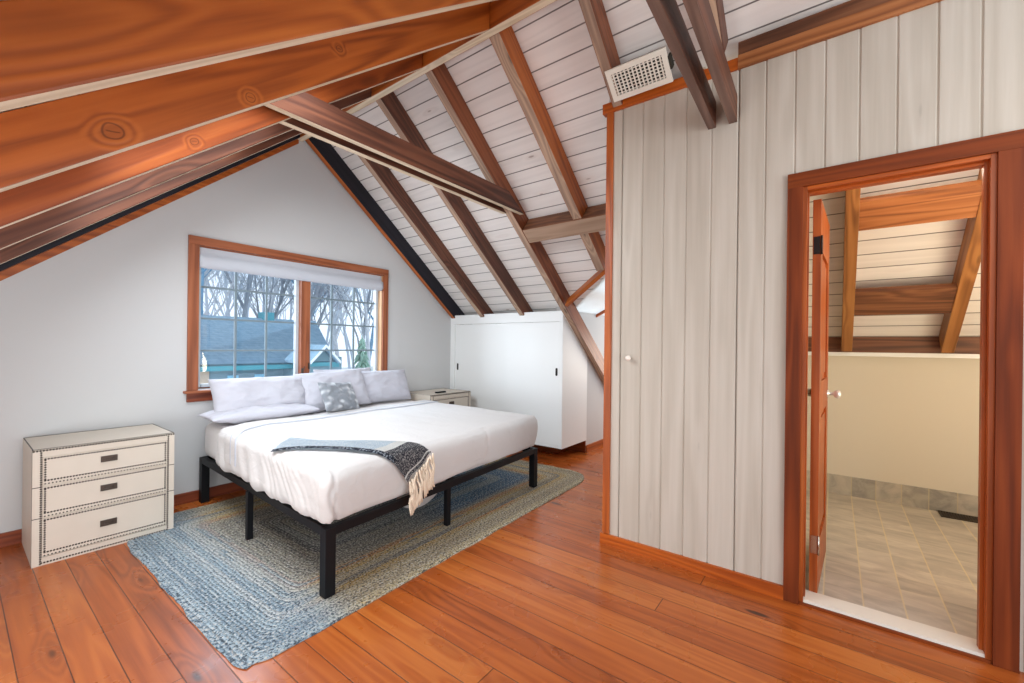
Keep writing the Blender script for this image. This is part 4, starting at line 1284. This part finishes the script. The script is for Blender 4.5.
# ------------------------------------------------------------------ light
w = bpy.data.worlds.new('World'); SC.world = w; w.use_nodes = True
bg = w.node_tree.nodes['Background']; bg.inputs[0].default_value = (.80, .90, 1.0, 1); bg.inputs[1].default_value = 1.5

def area(name, loc, target, sx, sy, power, color):
    l = bpy.data.lights.new(name, 'AREA'); l.shape = 'RECTANGLE'; l.size = sx; l.size_y = sy; l.energy = power; l.color = color
    o = bpy.data.objects.new(name, l); o.location = loc
    o.rotation_euler = (Vector(target) - Vector(loc)).to_track_quat('-Z', 'Y').to_euler(); link(o); return o
def point(name, loc, power, color, r=.12):
    l = bpy.data.lights.new(name, 'POINT'); l.energy = power; l.color = color; l.shadow_soft_size = r
    o = bpy.data.objects.new(name, l); o.location = loc; link(o); return o
area('window daylight', (2.1, 6.6, 4.3), (2.0, 3.2, .6), 3.0, 2.0, 380, (.80, .90, 1))
area('window side daylight', (-2.2, 7.2, 2.4), (4.0, 2.9, .9), 2.2, 1.8, 300, (.86, .94, 1))
area('added rear fill', (.3, -4.2, 1.3), (2.0, 3.0, 1.7), 3.0, 2.2, 80, (.93, .98, 1))  # added fill from behind the camera; no window is built there
area('added left fill', (-.80, 1.7, .55), (2.8, 2.7, 2.3), 1.8, .55, 34, (.94, .98, 1))  # added fill low on the left; this slope has no dormer
for yy in (2.01, 2.60, 3.20):
    o = area('rafter bay fill', (.75, yy, zl_(.75) + DV - .02), (.75 + ML, yy, zl_(.75) + DV - .02 - 1), .42, 1.1, 14, (.86, .94, 1))  # unseen fill strips added between the left rafters, no roof openings
    o.data.spread = R_(142)
area('alcove window daylight', (6.0, 1.75, 1.1), (4.5, 1.9, 1.0), 1.0, .7, 15, (1, .82, .66))
point('bathroom lamp', (2.92, -.38, 2.20), 8, (1, .87, .68), .08)
area('added bathroom fill', (2.76, -1.08, 1.15), (4.1, -.35, 1.75), .7, .9, 26, (1, .83, .58))  # unseen warm fill added on the partition's bathroom side, no window there
point('added warm fill', (1.7, -.9, 2.1), 9, (1, .84, .64), .15)  # added warm fill behind the camera, without a fixture

# ------------------------------------------------------------------ camera
f_, cx_, cy_ = 426.887, 511.677, 345.483
yaw, ro = R_(52.8848), R_(.6512)
F = Vector((math.sin(yaw), math.cos(yaw), 0)); Rv = Vector((math.cos(yaw), -math.sin(yaw), 0)); U = Vector((0, 0, 1))
R2 = Rv * math.cos(ro) + U * math.sin(ro); U2 = U * math.cos(ro) - Rv * math.sin(ro)
cam = bpy.data.cameras.new('Camera'); co = bpy.data.objects.new('Camera', cam); link(co)
m = Matrix.Identity(4)
for i in range(3): m[i][0], m[i][1], m[i][2] = R2[i], U2[i], -F[i]
m[2][3] = 1.27
co.matrix_world = m
cam.sensor_width = 36; cam.lens = f_ / 1024 * 36
cam.shift_x = (512 - cx_) / 1024; cam.shift_y = (cy_ - 341.5) / 1024
cam.clip_start = .02
SC.camera = co
SC.view_settings.view_transform = 'Standard'; SC.view_settings.look = 'None'
SC.view_settings.exposure = 0.1; SC.view_settings.gamma = 1; SC.view_settings.use_curve_mapping = False
SC.cycles.max_bounces = 10; SC.cycles.diffuse_bounces = 6; SC.cycles.transparent_max_bounces = 12
SC.cycles.use_denoising = True
SC.cycles.sample_clamp_indirect = 6
